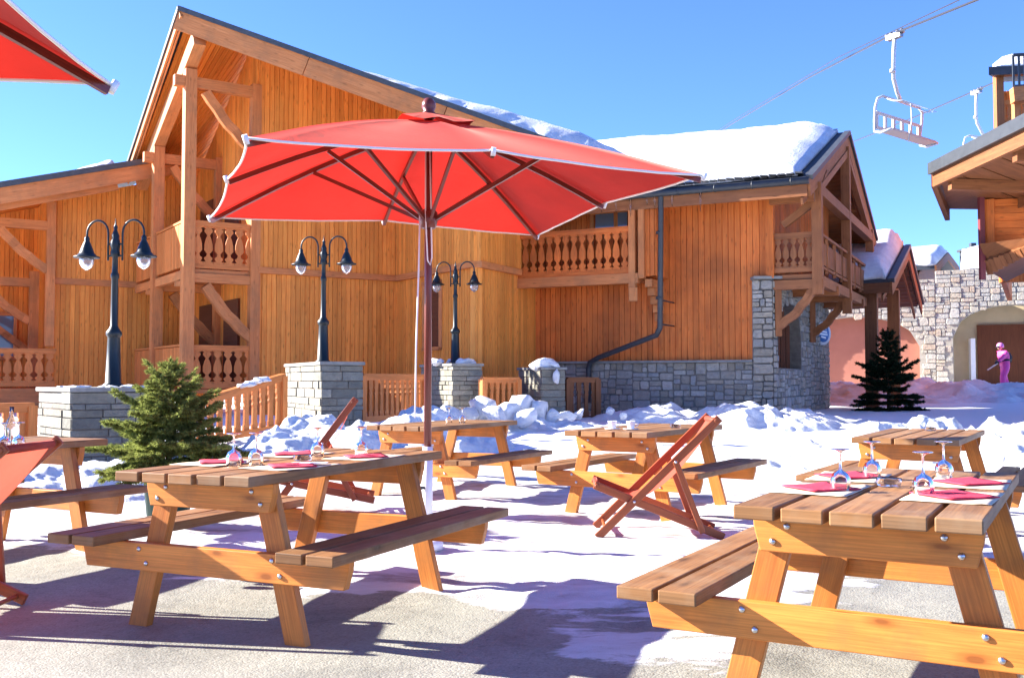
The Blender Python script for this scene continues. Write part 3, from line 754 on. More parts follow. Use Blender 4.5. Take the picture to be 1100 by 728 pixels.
mb.bar(p2-Up*1.2+Z*6.75, p2-Up*.1+Z*6.75, .2, .24)
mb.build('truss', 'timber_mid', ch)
# left balconies -------------------------------------------------------
P1 = Vector((-7.17, 22.14, 0)); P2 = P1+V*2.72; P3 = P1+V*4.7
for nm, zf, zr in (('balcony', 3.62, 4.70), ('balcony', .95, 1.93)):
    mb = MB(); mb.prism([W0+Z*zf-U*.03, P1+Z*zf, P3+Z*zf, W0+V*4.7+Z*zf-U*.03], Vector((0, 0, -.09)))
    if zf > 2:
        mb.bar(P1+Z*(zf-.2), W0+Z*(zf-.2), .16, .2); mb.bar(P2+Z*(zf-.2), P2+U*1.57+Z*(zf-.2), .16, .2); mb.bar(P1+Z*(zf-.12), P3+Z*(zf-.12), .13, .2)
    bal = mb.build(nm, 'timber', ch)
    mb = MB(); cut_rail(mb, P1+U*.1, W0-U*.06, zf+.02, zr, nF, bw=.235 if zf > 2 else .25); mb.build('railing', 'rail_wood', bal)
    mb = MB(); board_wall(mb, P1-U*.02, P3-U*.02, zf+.06, zr-.04, -U, w=.15); mb.bar(P1+Z*zr, P3+Z*zr, .12, .05); mb.bar(P1+Z*(zr-.5), P3+Z*(zr-.5), .05, .09); mb.build('railing', 'rail_wood', bal)
for p, ztop in ((P1, 8.05), (P2, 6.85)):
    mb = MB(); mb.bar(p+Z*.3, p+Z*ztop, .25, .25, up=V); mb.build('post', 'timber', ch)
    mb = MB(); q = p+U*1.5; mb.bar(p+Z*(ztop-.28)-U*.35, q+Z*(ztop-.28), .17, .24); mb.bar(q+Z*.3, q+Z*(ztop-.1), .22, .22, up=V)
    brace(mb, p+U*.35+Z*(ztop-.45), q-U*.05+Z*(ztop-1.65), .2, .10, Vector((-.3, 0, -.6)))
    brace(mb, p+U*.4+Z*3.25, q-U*.05+Z*2.1, .22, .10, Vector((-.3, 0, -.6)))
    brace(mb, p+U*-.05+V*.2+Z*(3.3), p+V*.9+Z*3.35, .12, .0)
    mb.build('brace', 'timber', ch)
mb = MB(); d = (P2+Z*6.95-(P1+Z*8.2)).normalized(); mb.bar(P1+Z*8.25-d*.75, P2+Z*7.0+d*1.9, .26, .34); mb.build('purlin', 'timber', ch)
mb = MB()
for t in (1.1, 3.2):
    for z0, z1 in ((.98, 3.1), (3.7, 5.8)): mb.bar(W0+V*t+Z*(z0+z1)/2-U*.05, W0+V*(t+1.1)+Z*(z0+z1)/2-U*.05, .06, z1-z0)
mb.build('door', 'door_wood', ch)
# far-left gallery
mb = MB(); q = G0-U*.15+nF*.2
mb.bar(q+Z*2.0, q+Z*5.6, .2, .2, up=V); mb.bar(q+Z*5.0-U*5, q+Z*5.0, .18, .22); brace(mb, q-U*1.15+Z*4.85, q-U*.08+Z*3.9, .2, .1, Vector((-.3, 0, -.5)))
q2 = G0+V*1.4-U*.3
mb.bar(q2+Z*.9, q2+Z*4.0, .22, .22, up=V); mb.bar(q2+Z*3.7-U*5, q2+Z*3.7, .18, .22); brace(mb, q2-U*1.1+Z*3.5, q2-U*.1+Z*2.7, .2, .1, Vector((-.3, 0, -.5)))
brace(mb, Gb-U*1.4+nF*.3+Z*2.9, Gb-U*.3+nF*.3+Z*2.0, .17, .02)
mb.build('brace', 'timber', ch)
mb = MB(); mb.prism([G0-U*5+Z*.95+nF*.35, G0+Z*.95+nF*.35, Gb+Z*.95, Gb-U*5+Z*.95], Vector((0, 0, -.5))); bal = mb.build('balcony', 'timber', ch)
mb = MB(); cut_rail(mb, G0-U*5+nF*.3, G0+nF*.3-U*.02, 1.0, 1.93, nF, bw=.235); mb.build('railing', 'rail_wood', bal)
mw = MB(); mw.bar(Gb-U*1.9+nF*.06+Z*2.35, Gb-U*.55+nF*.06+Z*2.35, .05, 1.15); win = mw.build('window', 'window_glass', ch)
mw = MB()
for z in (1.75, 2.95): mw.bar(Gb-U*1.98+nF*.08+Z*z, Gb-U*.47+nF*.08+Z*z, .09, .1)
for x in (1.93, .52): mw.bar(Gb-U*x+nF*.08+Z*1.75, Gb-U*x+nF*.08+Z*2.95, .09, .1)
mw.build('frame', 'timber', win)
# small window niche in the bay wall
mb = MB(); q = K1-V*1.5; mb.bar(q+nB1*.035+Z*2.65-V*.0, q-V*.75+nB1*.035+Z*2.65, .03, 1.5); win = mb.build('window', 'door_wood', ch)
mb = MB()
for z in (1.88, 3.42): mb.bar(q+nB1*.06+Z*z+V*.05, q-V*.8+nB1*.06+Z*z, .1, .08)
for x in (-.02, .77): mb.bar(q-V*x+nB1*.05+Z*1.9, q-V*x+nB1*.05+Z*3.4, .08, .08)
mb.build('frame', 'timber', win)
# icicles
mi = MB()
for k in range(14):
    t = 2.2+k*.32+random.uniform(-.1, .1); p = E1-Up*t-Vp*.1-Z*.16
    if abs(t-3.6) < .9 or random.random() < .3: l = random.uniform(.15, .5); mi.tube([p, p-Z*l*.5, p-Z*l], [.03, .018, .002], 7)
tag(mi.build('icicles', 'glass', base=E1), 'icicles hanging from the gutter above the centre balcony', 'icicles', kind='stuff')

# roof snow
def roof_snow(q00, q10, q11, q01, th, label, nu=60, nv=24, seed=0, ragged=.15):
    """thick snow on a sloping quad; th(u,v) thickness"""
    mb = MB(); top = []; bot = []
    for j in range(nv+1):
        for i in range(nu+1):
            u, v = i/nu, j/nv
            e = min(1, min(u, 1-u)*14, min(v, 1-v)*10)
            rg = ragged*fbm((u*9+seed, v*4, 0), 4)
            p = q00.lerp(q10, u).lerp(q01.lerp(q11, u), v)
            if v < .12: p = p+(q01-q00).normalized()*rg*(1-v/.12)
            t = th(u, v)*(.25+.75*math.sin(e*math.pi/2))*(1+.16*fbm((p.x*.6, p.y*.6, seed), 5))+.022*fbm((p.x*4, p.y*4, seed), 4)
            bot.append(p+Z*.004); top.append(p+Z*max(.02, t))
    W_ = nu+1; n = len(top)
    fs = [(j*W_+i, j*W_+i+1, (j+1)*W_+i+1, (j+1)*W_+i) for j in range(nv) for i in range(nu)]
    fs += [tuple(n+k for k in f[::-1]) for f in fs[:nu*nv]]
    rim = [i for i in range(W_)]+[j*W_+nu for j in range(1, nv+1)]+[nv*W_+i for i in range(nu-1, -1, -1)]+[j*W_ for j in range(nv-1, 0, -1)]
    for k in range(len(rim)): a, b = rim[k], rim[(k+1) % len(rim)]; fs.append((b, a, n+a, n+b))
    mb.mesh(top+bot, fs); o = mb.build('roof_snow', 'snow', base=q00); tag(o, label, 'snow', kind='stuff')
    bm = bmesh.new(); bm.from_mesh(o.data); bmesh.ops.recalc_face_normals(bm, faces=bm.faces); bm.to_mesh(o.data); bm.free()
roof_snow(Ea-Up*.22+Vp*.1+Z*.05, Eb+Vp*.1+Z*.05, Apb, Ap-Up*.2, lambda u, v: .30+.35*u+.10*v, 'thick white snow covering the wing roof above the gutter', seed=3)
roof_snow(Ap-Up*.2, Apb, Fb, Fa-Up*.2, lambda u, v: .30+.35*u, 'snow on the far slope of the wing roof', seed=5, nu=30, nv=10)
dAB = (B2-A)
roof_snow(A+dAB*.34+Vp*.12, A+dAB*1.0+Vp*.12, B2+Vp*7, A+dAB*.34+Vp*7, lambda u, v: .08+.42*u, 'snow slab along the long slope of the main chalet roof', seed=8)
roof_snow(F0+V*.15+U*4.2+Z*1.22, F1+V*.15, F1+V*5, F0+V*5+U*4.2+Z*1.22, lambda u, v: .05+.25*u*u, 'snow on the low left roof below the gable', seed=11, nu=30, nv=14)

# ------------------------------------------------------------------ porch with snow roof
po = empty('wooden_porch', (10.5, 28, .35), label='open wooden porch with dark posts and a snow-covered gable roof', cat='porch')
PE = Vector((10.18, 27, 3.86)); PA = PE+Vp*4.58+Z*1.47; PF = PE+Vp*9.0; bk = -Up*4.6
mb = MB(); slab(mb, [PE, PE+bk, PA+bk, PA], .1); slab(mb, [PA, PA+bk, PF+bk, PF], .1); mb.build('roof', 'slate', po)
mb = MB()
for a, b in ((PE, PA), (PA, PF)): mb.bar(a-Z*.25+Up*.03, b-Z*.25+Up*.03, .06, .36); mb.bar(a-Z*.5-Up*.2, b-Z*.5-Up*.2, .05, .16)
mb.bar(PE-Z*.22, PE+bk-Z*.22, .06, .28); mb.build('fascia', 'timber_dark', po)
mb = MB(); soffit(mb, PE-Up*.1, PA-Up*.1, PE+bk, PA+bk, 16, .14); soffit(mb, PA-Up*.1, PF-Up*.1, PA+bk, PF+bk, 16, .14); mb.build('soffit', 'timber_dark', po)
mb = MB()
for a, b in ((PE, PA), (PA, PF)): mb.bar(a-Z*.03+Up*.04, b-Z*.03+Up*.04, .16, .12)
mb.build('roof_edge', 'roof_edge', po)
for px, d in ((937, 27.6), (961, 29.2)):
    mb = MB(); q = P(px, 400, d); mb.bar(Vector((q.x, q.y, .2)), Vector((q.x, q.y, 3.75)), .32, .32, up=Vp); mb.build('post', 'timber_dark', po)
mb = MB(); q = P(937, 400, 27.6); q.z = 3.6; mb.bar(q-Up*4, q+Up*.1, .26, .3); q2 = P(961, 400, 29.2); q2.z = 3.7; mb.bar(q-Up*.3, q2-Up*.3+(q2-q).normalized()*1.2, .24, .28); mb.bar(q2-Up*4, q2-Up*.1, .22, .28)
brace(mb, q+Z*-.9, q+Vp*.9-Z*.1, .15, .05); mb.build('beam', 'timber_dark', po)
roof_snow(PE-Up*.12+Vp*.05, PE+bk+Vp*.05, PA+bk, PA-Up*.1, lambda u, v: .45+.15*v, 'lumpy snow on the porch roof beside the chalet gable', seed=21, nu=34, nv=20)
roof_snow(PA-Up*.1, PA+bk, PF+bk, PF-Up*.1, lambda u, v: .3, 'snow on the rear slope of the porch roof', seed=22, nu=20, nv=10)

# ------------------------------------------------------------------ sign on the stone flank
sg = empty('round_sign', P(887, 358, 27.2), label='small round blue and white sign on the dark stone flank', cat='sign')
c = P(883.5, 358, 26.6); nd = Vector((.55, -.83, 0)).normalized()
mb = MB(); mb.lathe([(.31, -.05), (.31, .02), (.0, .021)], c, 24, ax=nd); mb.build('plate', 'sign_white', sg)
mb = MB(); mb.lathe([(.235, .022), (.235, .03), (.0, .031)], c, 24, ax=nd); mb.build('emblem', 'sign_blue', sg)
mb = MB(); sdv = nd.cross(Z).normalized(); c3 = c+nd*.036
for k, (hh, zz) in enumerate(((.22, .03), (.26, -.04), (.15, -.12))): mb.bar(c3-sdv*hh*.6+Z*zz, c3+sdv*hh*.6+Z*(zz+.03), .012, .045)
mb.bar(c3-sdv*.11+Z*.09, c3+Z*.18, .012, .025); mb.bar(c3+Z*.18, c3+sdv*.11+Z*.09, .012, .025)
mb.build('emblem', 'sign_white', sg)
mb = MB(); mb.bar(c-nd*.04-Up*.1, c-nd*.3-Up*.5, .4, .6); mb.build('backing', 'black_cloth', sg)

# ------------------------------------------------------------------ far stone building
sb = empty('stone_building', (14, 43, .8), label='pale stone building with two wide arches behind the fir', cat='building')
s0 = Vector((11.5, 46, 0)); s1 = Vector((25.5, 39.5, 0)); sdir = (s1-s0).normalized(); sn = Vector((sdir.y, -sdir.x, 0)); SL = (s1-s0).length
def SX(px):  # distance along the wall under a pixel column
    k = (px-550)/FPX; return (k*s0.y-s0.x)/(sdir.x-k*sdir.y)
def SZ(px, py): t = SX(px); return P(px, py, (s0+sdir*t).y).z
mb = MB(); xa0, xa1 = SX(850), SX(988); xb0, xb1 = SX(1024), SX(1150)
xm = (xa1+xb0)/2
zt1 = SZ(1000, 300)
def shift(x): return s0+sdir*x
wall_arch(mb, s0-sdir*6, sdir, sn, .2, zt1, xm+6, xa0+6, xa1+6, .2, SZ(985, 372), SZ(930, 340)-SZ(985, 372), th=.6)
wall_arch(mb, shift(xm), sdir, sn, .2, zt1+.35, SL+6-xm, xb0-xm, xb1-xm, .2, SZ(1026, 362), SZ(1090, 327)-SZ(1026, 362), th=.6)
mb.build('wall', 'mortar_pale', sb)
mb = MB(); Lx0, Lx1, Rx0, Rx1 = xa0+6, xa1+6, xb0-xm, xb1-xm; zl, zr_ = SZ(985, 372), SZ(1026, 362); rl, rr_ = SZ(930, 340)-zl, SZ(1090, 327)-zr_
def ar(x0_, x1_, zs_, rs_): return lambda x, z: not (x0_-.03 < x < x1_+.03 and z < zs_+rs_*math.sqrt(max(0, 1-(2*(x-x0_)/(x1_-x0_)-1)**2)))
stones(mb, s0-sdir*6+sn*.002, sdir, sn, .2, zt1, xm+6, .35, .8, inside=ar(Lx0, Lx1, zl, rl), seed=6, out=.05)
stones(mb, shift(xm)+sn*.002, sdir, sn, .2, zt1+.35, SL+6-xm, .35, .8, inside=ar(Rx0, Rx1, zr_, rr_), seed=7, out=.05)
mb.build('facing_stones', 'rubble_pale', sb)
mb = MB(); mb.prism([shift(xa0)-sn*.45+Z*.2, shift(xa1)-sn*.45+Z*.2, shift(xa1)-sn*.45+Z*zt1, shift(xa0)-sn*.45+Z*zt1], -sn*.1); mb.build('infill_panel', 'salmon_wall', sb)
mb = MB(); mb.prism([shift(xb0-.3)-sn*1.6+Z*.2, shift(xb1)-sn*1.6+Z*.2, shift(xb1)-sn*1.6+Z*zt1, shift(xb0-.3)-sn*1.6+Z*zt1], -sn*.1)
mb.prism([shift(xb0)-sn*.6+Z*.2, shift(xb0)-sn*1.6+Z*.2, shift(xb0)-sn*1.6+Z*zt1, shift(xb0)-sn*.6+Z*zt1], -sdir*.1); mb.build('niche', 'cream_wall', sb)
mb = MB(); d0, d1 = SX(1040)+.35, SX(1093)+.35
mb.prism([shift(d0)-sn*1.54+Z*.2, shift(d1)-sn*1.54+Z*.2, shift(d1)-sn*1.54+Z*SZ(1060, 347), shift(d0)-sn*1.54+Z*SZ(1060, 347)], sn*.04); dr = mb.build('door', 'door_wood', sb)
mb = MB(); mb.bar(shift(d1+.3)-sn*1.4+Z*.3, shift(d1+.3)-sn*1.4+Z*SZ(1060, 345), .35, .2); mb.bar(shift(d0-.2)-sn*1.3+Z*.3, shift(d0-.2)-sn*1.3+Z*SZ(1060, 362), .2, .2); mb.build('post', 'white_paint', sb)
mb = MB(); mb.prism([shift(xm+1.)+Z*(zt1+.34)-sn*.1, shift(SL+4)+Z*(zt1+.34)-sn*.1, shift(SL+4)-sn*7+Z*(zt1+2.0), shift(xm+1.)-sn*7+Z*(zt1+2.0)], -Z*.15); mb.build('roof', 'slate', sb)
roof_snow(shift(xm+1.)+Z*(zt1+.35), shift(SL+4)+Z*(zt1+.35), shift(SL+4)-sn*7+Z*(zt1+2.0), shift(xm+1.)-sn*7+Z*(zt1+2.0), lambda u, v: .3, 'snow field on the roof of the pale stone building', seed=31, nu=30, nv=10)
cq = P(1045, 273, 50); mb = MB(); mb.bar(cq-Z*1.2, cq+Z*.15, .9, .9, up=(0, 1, 0)); mb.bar(cq+Z*.15, cq+Z*.25, 1.1, 1.1, up=(0, 1, 0)); mb.bar(cq+Z*.25, cq+Z*.55, .25, .25, up=(0, 1, 0)); mb.build('chimney', 'roof_edge', sb)
# small snow-roofed chalet behind
sc = empty('small_chalet', (20, 52, 3), label='small dark wooden gable house with snow roof above the stone arches', cat='chalet')
h0 = P(962, 281, 49); q = P(1000, 281, 49)
e1 = P(1005, 285, 48); ap = P(1018, 271, 51.5); ef = P(1030, 287, 55); bkv = Vector((-5, 2.2, 0))
mb = MB(); slab(mb, [e1, e1+bkv, ap+bkv, ap], .2); slab(mb, [ap, ap+bkv, ef+bkv, ef], .2); mb.build('roof', 'slate', sc)
mb = MB(); mb.prism([e1-Z*.3+Vector((-.6, .5, 0)), ap-Z*.3+Vector((-.6, .5, 0)), ef-Z*.3+Vector((-.6, .5, 0)), ef-Z*2.5+Vector((-.6, .5, 0)), e1-Z*2.5+Vector((-.6, .5, 0))], bkv*.8); mb.build('wall', 'timber_dark', sc)
mb = MB(); mb.bar(e1-Z*.2, ap-Z*.2, .08, .4); mb.bar(ap-Z*.2, ef-Z*.2, .08, .4); mb.build('fascia', 'timber_dark', sc)
roof_snow(e1, e1+bkv, ap+bkv, ap, lambda u, v: .45, 'snow cap on the small dark wooden gable house', seed=33, nu=24, nv=10)

# ------------------------------------------------------------------ right timber building
rb = empty('timber_building', (10, 17, 0), label='timber building at the right edge with deep overhanging eaves', cat='building')
e0 = Vector((8.1, 19.3, 5.25)); e1 = Vector((8.1, 9.5, 5.25)); f0 = Vector((9.65, 22.1, 5.08))
mb = MB(); mb.prism([e0+Z*.12, e1+Z*.12, e1+Vector((6, 0, 2.6)), f0+Vector((4, 0, 2.5)), f0+Z*.14], -Z*.06); mb.build('roof', 'slate', rb)
mb = MB()
n = 8
def sof(t): return (e1.lerp(e0, t))
for k in range(13):
    t0, t1 = (k+.04)/13, (k+.96)/13
    a, b = sof(t0), sof(t1); mb.prism([a+Vector((.25, 0, -.3)), b+Vector((.25, 0, -.3)), b+Vector((2.6, 2.4*t1, -.42)), a+Vector((2.6, 2.4*t0, -.42))], Z*.03)
mb.prism([e0+Vector((.2, .0, -.26)), e1+Vector((.2, 0, -.26)), e1+Vector((6, 0, -.3)), f0+Vector((4, 0, -.2)), f0-Z*.15], Z*.03)
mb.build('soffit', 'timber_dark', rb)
mb = MB(); mb.bar(e0-Z*.02, e1-Z*.02, .12, .22); mb.build('roof_edge', 'zinc', rb)
mb = MB(); mb.bar(e0+Vector((.08, 0, -.24)), e1+Vector((.08, 0, -.24)), .1, .26); mb.bar(e0+Vector((.08, .05, -.2)), f0+Vector((0, .05, -.25)), .1, .3)
mb.bar(e0+Vector((2.3, 2.2, -.5)), e1+Vector((2.3, 0, -.5)), .2, .2)
for t in (.2, .45, .7, .95): q = e1.lerp(e0, t); mb.bar(q+Vector((.15, 0, -.42)), q+Vector((2.6, 0, -.5)), .16, .2)
mb.build('fascia', 'timber_dark', rb)
mb = MB(); x0 = P(1050, 0, 20.5).x
def hboards(mb, a, b, z0, z1, nrm, w=.13):
    a, b = Vector(a), Vector(b); n = int((z1-z0)/w)
    for k in range(n): z = z0+(k+.5)*(z1-z0)/n; mb.bar(a+Z*z, b+Z*z, .04, (z1-z0)/n-.012)
    mb.prism([a+Z*z0, b+Z*z0, b+Z*z1, a+Z*z1], -Vector(nrm)*.2)
hboards(mb, (x0, 20.5, 0), (x0+5, 19.5, 0), 3.95, 4.85, (-.2, -1, 0)); hboards(mb, (x0, 20.5, 0), (x0+2.4, 24.5, 0), 3.95, 4.85, (-1, .6, 0))
mb.build('wall', 'facade_deep', rb)
mb = MB(); mb.bar((x0-.03, 20.45, 3.2), (x0-.03, 20.45, 5.0), .1, .1, up=(0, 1, 0)); mb.build('corner_trim', 'maroon', rb)
mb = MB(); q0 = P(1052, 262, 20.3); q1 = P(1100, 256, 19.4); q2 = P(1064, 292, 20.6); q3 = P(1110, 268, 19.4)
mb.prism([q0, q1, q3, q2], Vector((1.6, 2.6, .05))); mb.build('lower_eave', 'timber_dark', rb)
mb = MB()
for k in range(9): a = q2.lerp(q3, k/8); b = q0.lerp(q1, k/8); mb.bar(a+Vector((0, -.05, -.02)), a.lerp(b, .45)+Vector((0, -.05, 0)), .12, .14)
mb.build('rafter_end', 'timber_dark', rb)
# the part is completed down to the ground further right, out of the frame
mb = MB(); hboards(mb, (12.6, 19.2, 0), (17, 17, 0), .2, 5.0, (-.4, -.9, 0), w=.16); mb.build('wall', 'facade_deep', rb)
# upper storey tower with balcony
ub = empty('upper_chalet', (13, 27, 5), label='snow-roofed upper storey with red-brown balcony at the top right corner', cat='chalet')
t0 = P(1068, 70, 27); tb = Vector((t0.x, 27, 0))
mb = MB(); board_wall(mb, tb+Vector((1.15, 2.2, 0)), tb+Vector((6, 1.2, 0)), 4.0, t0.z-.1, (0, -1, 0)); board_wall(mb, tb+Vector((1.15, 2.2, 0)), tb+Vector((4.7, 9, 0)), 4.0, t0.z-.1, (-1, 0, 0)); mb.build('wall', 'facade_deep', ub)
mb = MB(); mb.bar(tb+Z*4+Vector((.1, 0, 0)), tb+Z*(t0.z-.05)+Vector((.1, 0, 0)), .2, .2, up=(0, 1, 0)); mb.bar(tb+Vector((.12, .02, 0))+Z*(t0.z-.15), tb+Vector((4, -.6, 0))+Z*(t0.z-.15), .2, .3); mb.build('post', 'timber_mid', ub)
zb = P(1080, 133, 27).z; zt3 = P(1080, 108, 27).z
mb = MB(); cut_rail(mb, tb+Vector((.2, .05, 0)), tb+Vector((4, -.6, 0)), zb, zt3, (0, -1, 0), bw=.13); mb.bar(tb+Vector((.1, .1, zb-.1)), tb+Vector((4, -.5, zb-.1)), .2, .2); mb.build('railing', 'rail_wood', ub)
mb = MB(); brace(mb, tb+Vector((.15, 0, zb-.2)), tb+Vector((1., -.1, zb-.8)), .15, .05); brace(mb, tb+Vector((1.4, -.2, zb-.2)), tb+Vector((.4, -.1, zb-1.)), .15, .05); mb.build('brace', 'timber', ub)
mb = MB(); r0 = P(1062, 72, 26.6); slab(mb, [r0, r0+Vector((7, -1, 0)), r0+Vector((9, 5, 1.6)), r0+Vector((3.3, 6, 1.6))], .22); mb.build('roof', 'slate', ub)
roof_snow(r0+Vector((.15, .1, 0)), r0+Vector((7, -.9, 0)), r0+Vector((9, 5, 1.6)), r0+Vector((3.4, 6, 1.6)), lambda u, v: .38+.2*u, 'rounded snow on the roof at the top right corner', seed=41, nu=30, nv=14)
mb = MB(); g0 = P(1089, 96, 24.5); 
for k in range(10): mb.bar(g0+Vector((k*.13, -.02*k, 0)), g0+Vector((k*.13, -.02*k, .85)), .05, .03)
mb.bar(g0+Vector((0, 0, .85)), g0+Vector((2, -.3, .85)), .08, .06); mb.bar(g0, g0+Vector((2, -.3, 0)), .08, .2); mb.build('railing', 'zinc', ub)
mb = MB(); g1 = P(1087, 103, 24.5); mb.bar(g1, g1+Vector((2, -.3, .15)), .3, .35); mb.bar(g1+Vector((.2, .2, -.1)), g1+Vector((.2, .2, -1.0)), .16, .16); mb.build('beam', 'timber', ub)

# ------------------------------------------------------------------ terrace pillars, railings, lamps
def pillar(c, hx, hy, yaw, z0, z1, label, seed, name='stone_pillar', course=.115):
    random.seed(seed); pe = empty(name, (c[0], c[1], z0), label=label, cat='pillar', group='stone pillars along the terrace')
    ex = Vector((math.cos(yaw), math.sin(yaw), 0)); ey = Vector((-ex.y, ex.x, 0)); c = Vector((c[0], c[1], 0))
    mb = MB(); z = z0; top = z1-.06
    hs = []
    while sum(hs) < top-z0-.06: hs.append(random.choice((.075, .10, .12, .15)))
    f_ = (top-z0)/sum(hs); hs = [h*f_ for h in hs]; n = len(hs)
    for k in range(n):
        hh = hs[k]; zc = z0+sum(hs[:k])+hh/2
        for (o, d, L, nn) in ((-ey*hy, ex, hx, -ey), (ey*hy, ex, hx, ey), (-ex*hx, ey, hy, -ex), (ex*hx, ey, hy, ex)):
            x = -L
            while x < L-.01:
                l = min(random.uniform(.14, .52), L-x)
                if L-x-l < .12: l = L-x
                j = random.uniform(-.012, .018)
                mb.bar(c+o+d*(x+.005)+nn*(j-.05)+Z*zc, c+o+d*(x+l-.005)+nn*(j-.05)+Z*zc, .10, hh-.011+random.uniform(-.006, .004))
                x += l
    mb.build('shaft', 'pillar_stone', pe, bevel=.006)
    mb = MB(); mb.bar(c-ex*(hx-.02)+Z*(z0+top)/2, c+ex*(hx-.02)+Z*(z0+top)/2, hy*2-.04, top-z0-.01); mb.build('core', 'mud', pe)
    mb = MB(); mb.bar(c-ex*(hx+.03)+Z*(z1-.03), c+ex*(hx+.03)+Z*(z1-.03), hy*2+.06, .055); mb.build('coping', 'coping', pe, bevel=.01)
    return pe
def corner_pillar(pxl, pxc, pxr, d, py_top, z0, label, seed, yaw=24):
    """front corner under pxc at depth d; left face to pxl, right face to pxr"""
    f = P(pxc, py_top, d); yaw = R(yaw)
    ex = Vector((math.cos(yaw), math.sin(yaw), 0)); ey = Vector((-ex.y, ex.x, 0))
    kr = (pxr-550)/FPX; t = (kr*f.y-f.x)/(ex.x-kr*ex.y)
    kl = (pxl-550)/FPX; s = (kl*f.y-f.x)/(ey.x-kl*ey.y)
    c = Vector((f.x, f.y, 0))+ex*t/2+ey*s/2
    return pillar(c, t/2, s/2, yaw, z0, f.z, label, seed), c, f.z
p_1, c1, z1_ = corner_pillar(42, 77, 168, 12.0, 416, -.05, 'wide grey stone pillar behind the potted fir, topped by a lamp', 11, 40)
p_2, c2, z2_ = corner_pillar(307, 345, 390, 15.6, 388, .05, 'tall grey stone pillar with a lamp behind the far deck chair', 12)
p_3, c3, z3_ = corner_pillar(452, 486, 518, 20.0, 390, .2, 'stone pillar with a snow-ringed lamp right of the parasol pole', 13)
p_4, c4, z4_ = corner_pillar(557, 582, 607, 20.6, 394, .2, 'lampless stone pillar with a lump of snow on top', 14)
random.seed(5)
def railing(a, b, zb, zt_, label, bw=.15, posts=True, mat='rail_wood', style='slim'):
    a, b = Vector(a), Vector(b); e = empty('terrace_railing', (a.x, a.y, zb[0] if isinstance(zb, tuple) else zb), label=label, cat='railing', group='wooden terrace railings')
    d = (b-a); d.z = 0; nrm = Vector((d.y, -d.x, 0)); nrm = nrm if nrm.y < 0 else -nrm
    mb = MB(); cut_rail(mb, a, b, zb, zt_, nrm, bw=bw, style=style); mb.build('balusters', mat, e)
    zb = zb if isinstance(zb, tuple) else (zb, zb); zt_ = zt_ if isinstance(zt_, tuple) else (zt_, zt_)
    for p, z0, z1 in ((a, zb[0], zt_[0]), (b, zb[1], zt_[1])):
        mb = MB(); mb.bar(Vector((p.x, p.y, z0-.3)), Vector((p.x, p.y, z1-.04)), .12, .12, up=d); mb.build('post', mat, e)
railing(P(206, 0, 13.6), P(307, 0, 15.6), (.25, .38), (P(208, 432, 13.6).z, P(307, 401, 15.6).z), 'sloping wooden railing behind the fir with snow on its handrail', .19)
railing(P(391, 0, 16.6), P(456, 0, 18.8), .45, P(391, 401, 16.6).z, 'wooden railing behind the parasol pole and lit snow bank', .19)
railing(P(519, 0, 19.9), P(556, 0, 20.6), .5, P(519, 405, 19.9).z, 'short wooden railing between the two right-hand pillars', .17)
railing(P(609, 0, 21.3), P(640, 0, 21.6), .3, P(609, 405, 21.3).z, 'dark wooden gate beside the stone base under the downpipe', .16, mat='timber_dark')
railing(P(-60, 0, 11.0), P(41, 0, 12.0), .1, P(0, 433, 11.6).z, 'wooden railing at the far left beside the wide stone pillar', .2)

def make_lamp():
    e = empty('street_lamp', (0, 0, 0), local=True, cat='street lamp', group='twin-arm street lamps on the pillars')
    mb = MB(); H = 2.1
    sq = lambda w, z: [(w, z)]
    mb.lathe([(.13, 0), (.13, .03), (.10, .05), (.078, .62), (.082, .64), (.10, .66), (.10, .70), (.068, .74), (.048, .78), (.042, 1.38), (.053, 1.40), (.053, 1.44), (.038, 1.47), (.035, 1.66), (.06, 1.68), (.06, 1.72), (.05, 1.76), (.062, 1.80), (.062, 1.86), (.045, 1.90), (.05, 1.94), (.03, 1.99), (.02, 2.02), (.028, 2.05), (.012, 2.08), (.004, 2.16)], n=10)
    mb.build('post', 'lamp_iron', e)
    for s in (-1, 1):
        mb = MB(); pts = [(s*.045, 0, 1.68), (s*.10, 0, 1.68)]
        pts = [(s*.10, 0, 1.62), (s*.10, 0, 1.9)]+[(s*(.25-.15*math.cos(t)), 0, 1.97+.17*math.sin(t)) for t in [math.pi*k/12 for k in range(13)]]+[(s*.40, 0, 1.90)]
        mb.tube(pts, .014, 8); mb.tube([(s*.03, 0, 1.83), (s*.10, 0, 1.83)], .012, 8); mb.tube([(s*.03, 0, 1.68), (s*.10, 0, 1.68)], .012, 8)
        arm = mb.build('arm', 'lamp_iron', e)
        mb = MB(); mb.lathe([(.02, .14), (.034, .11), (.03, .08), (.05, .04), (.075, -.02), (.095, -.08), (.13, -.115), (.165, -.125), (.165, -.14), (.095, -.138)], (s*.40, 0, 1.80), 20); mb.build('shade', 'lamp_iron', arm)
        mb = MB(); mb.lathe([(.088, -.14), (.094, -.17), (.086, -.22), (.062, -.265), (.03, -.285), (.012, -.298), (.0, -.30)], (s*.40, 0, 1.80), 20); mb.build('globe', 'lamp_glass', arm)
    return e
lamp = make_lamp()
for i, (c, z, px, lab, yw) in enumerate(((c1, z1_, 122, 'nearest twin-arm lamp post, on the wide pillar behind the fir', -8), (c2, z2_, 347, 'middle twin-arm lamp post, on the pillar behind the far deck chair', -8), (c3, z3_, 489, 'farthest twin-arm lamp post, standing in snow on its pillar', -8))):
    o = lamp if i == 0 else copy_tree(lamp)
    k = (px-550)/FPX; o.location = (k*c.y, c.y, z); o.rotation_euler.z = R(yw); o['label'] = lab
lamp.scale = (.98, .98, 1.)

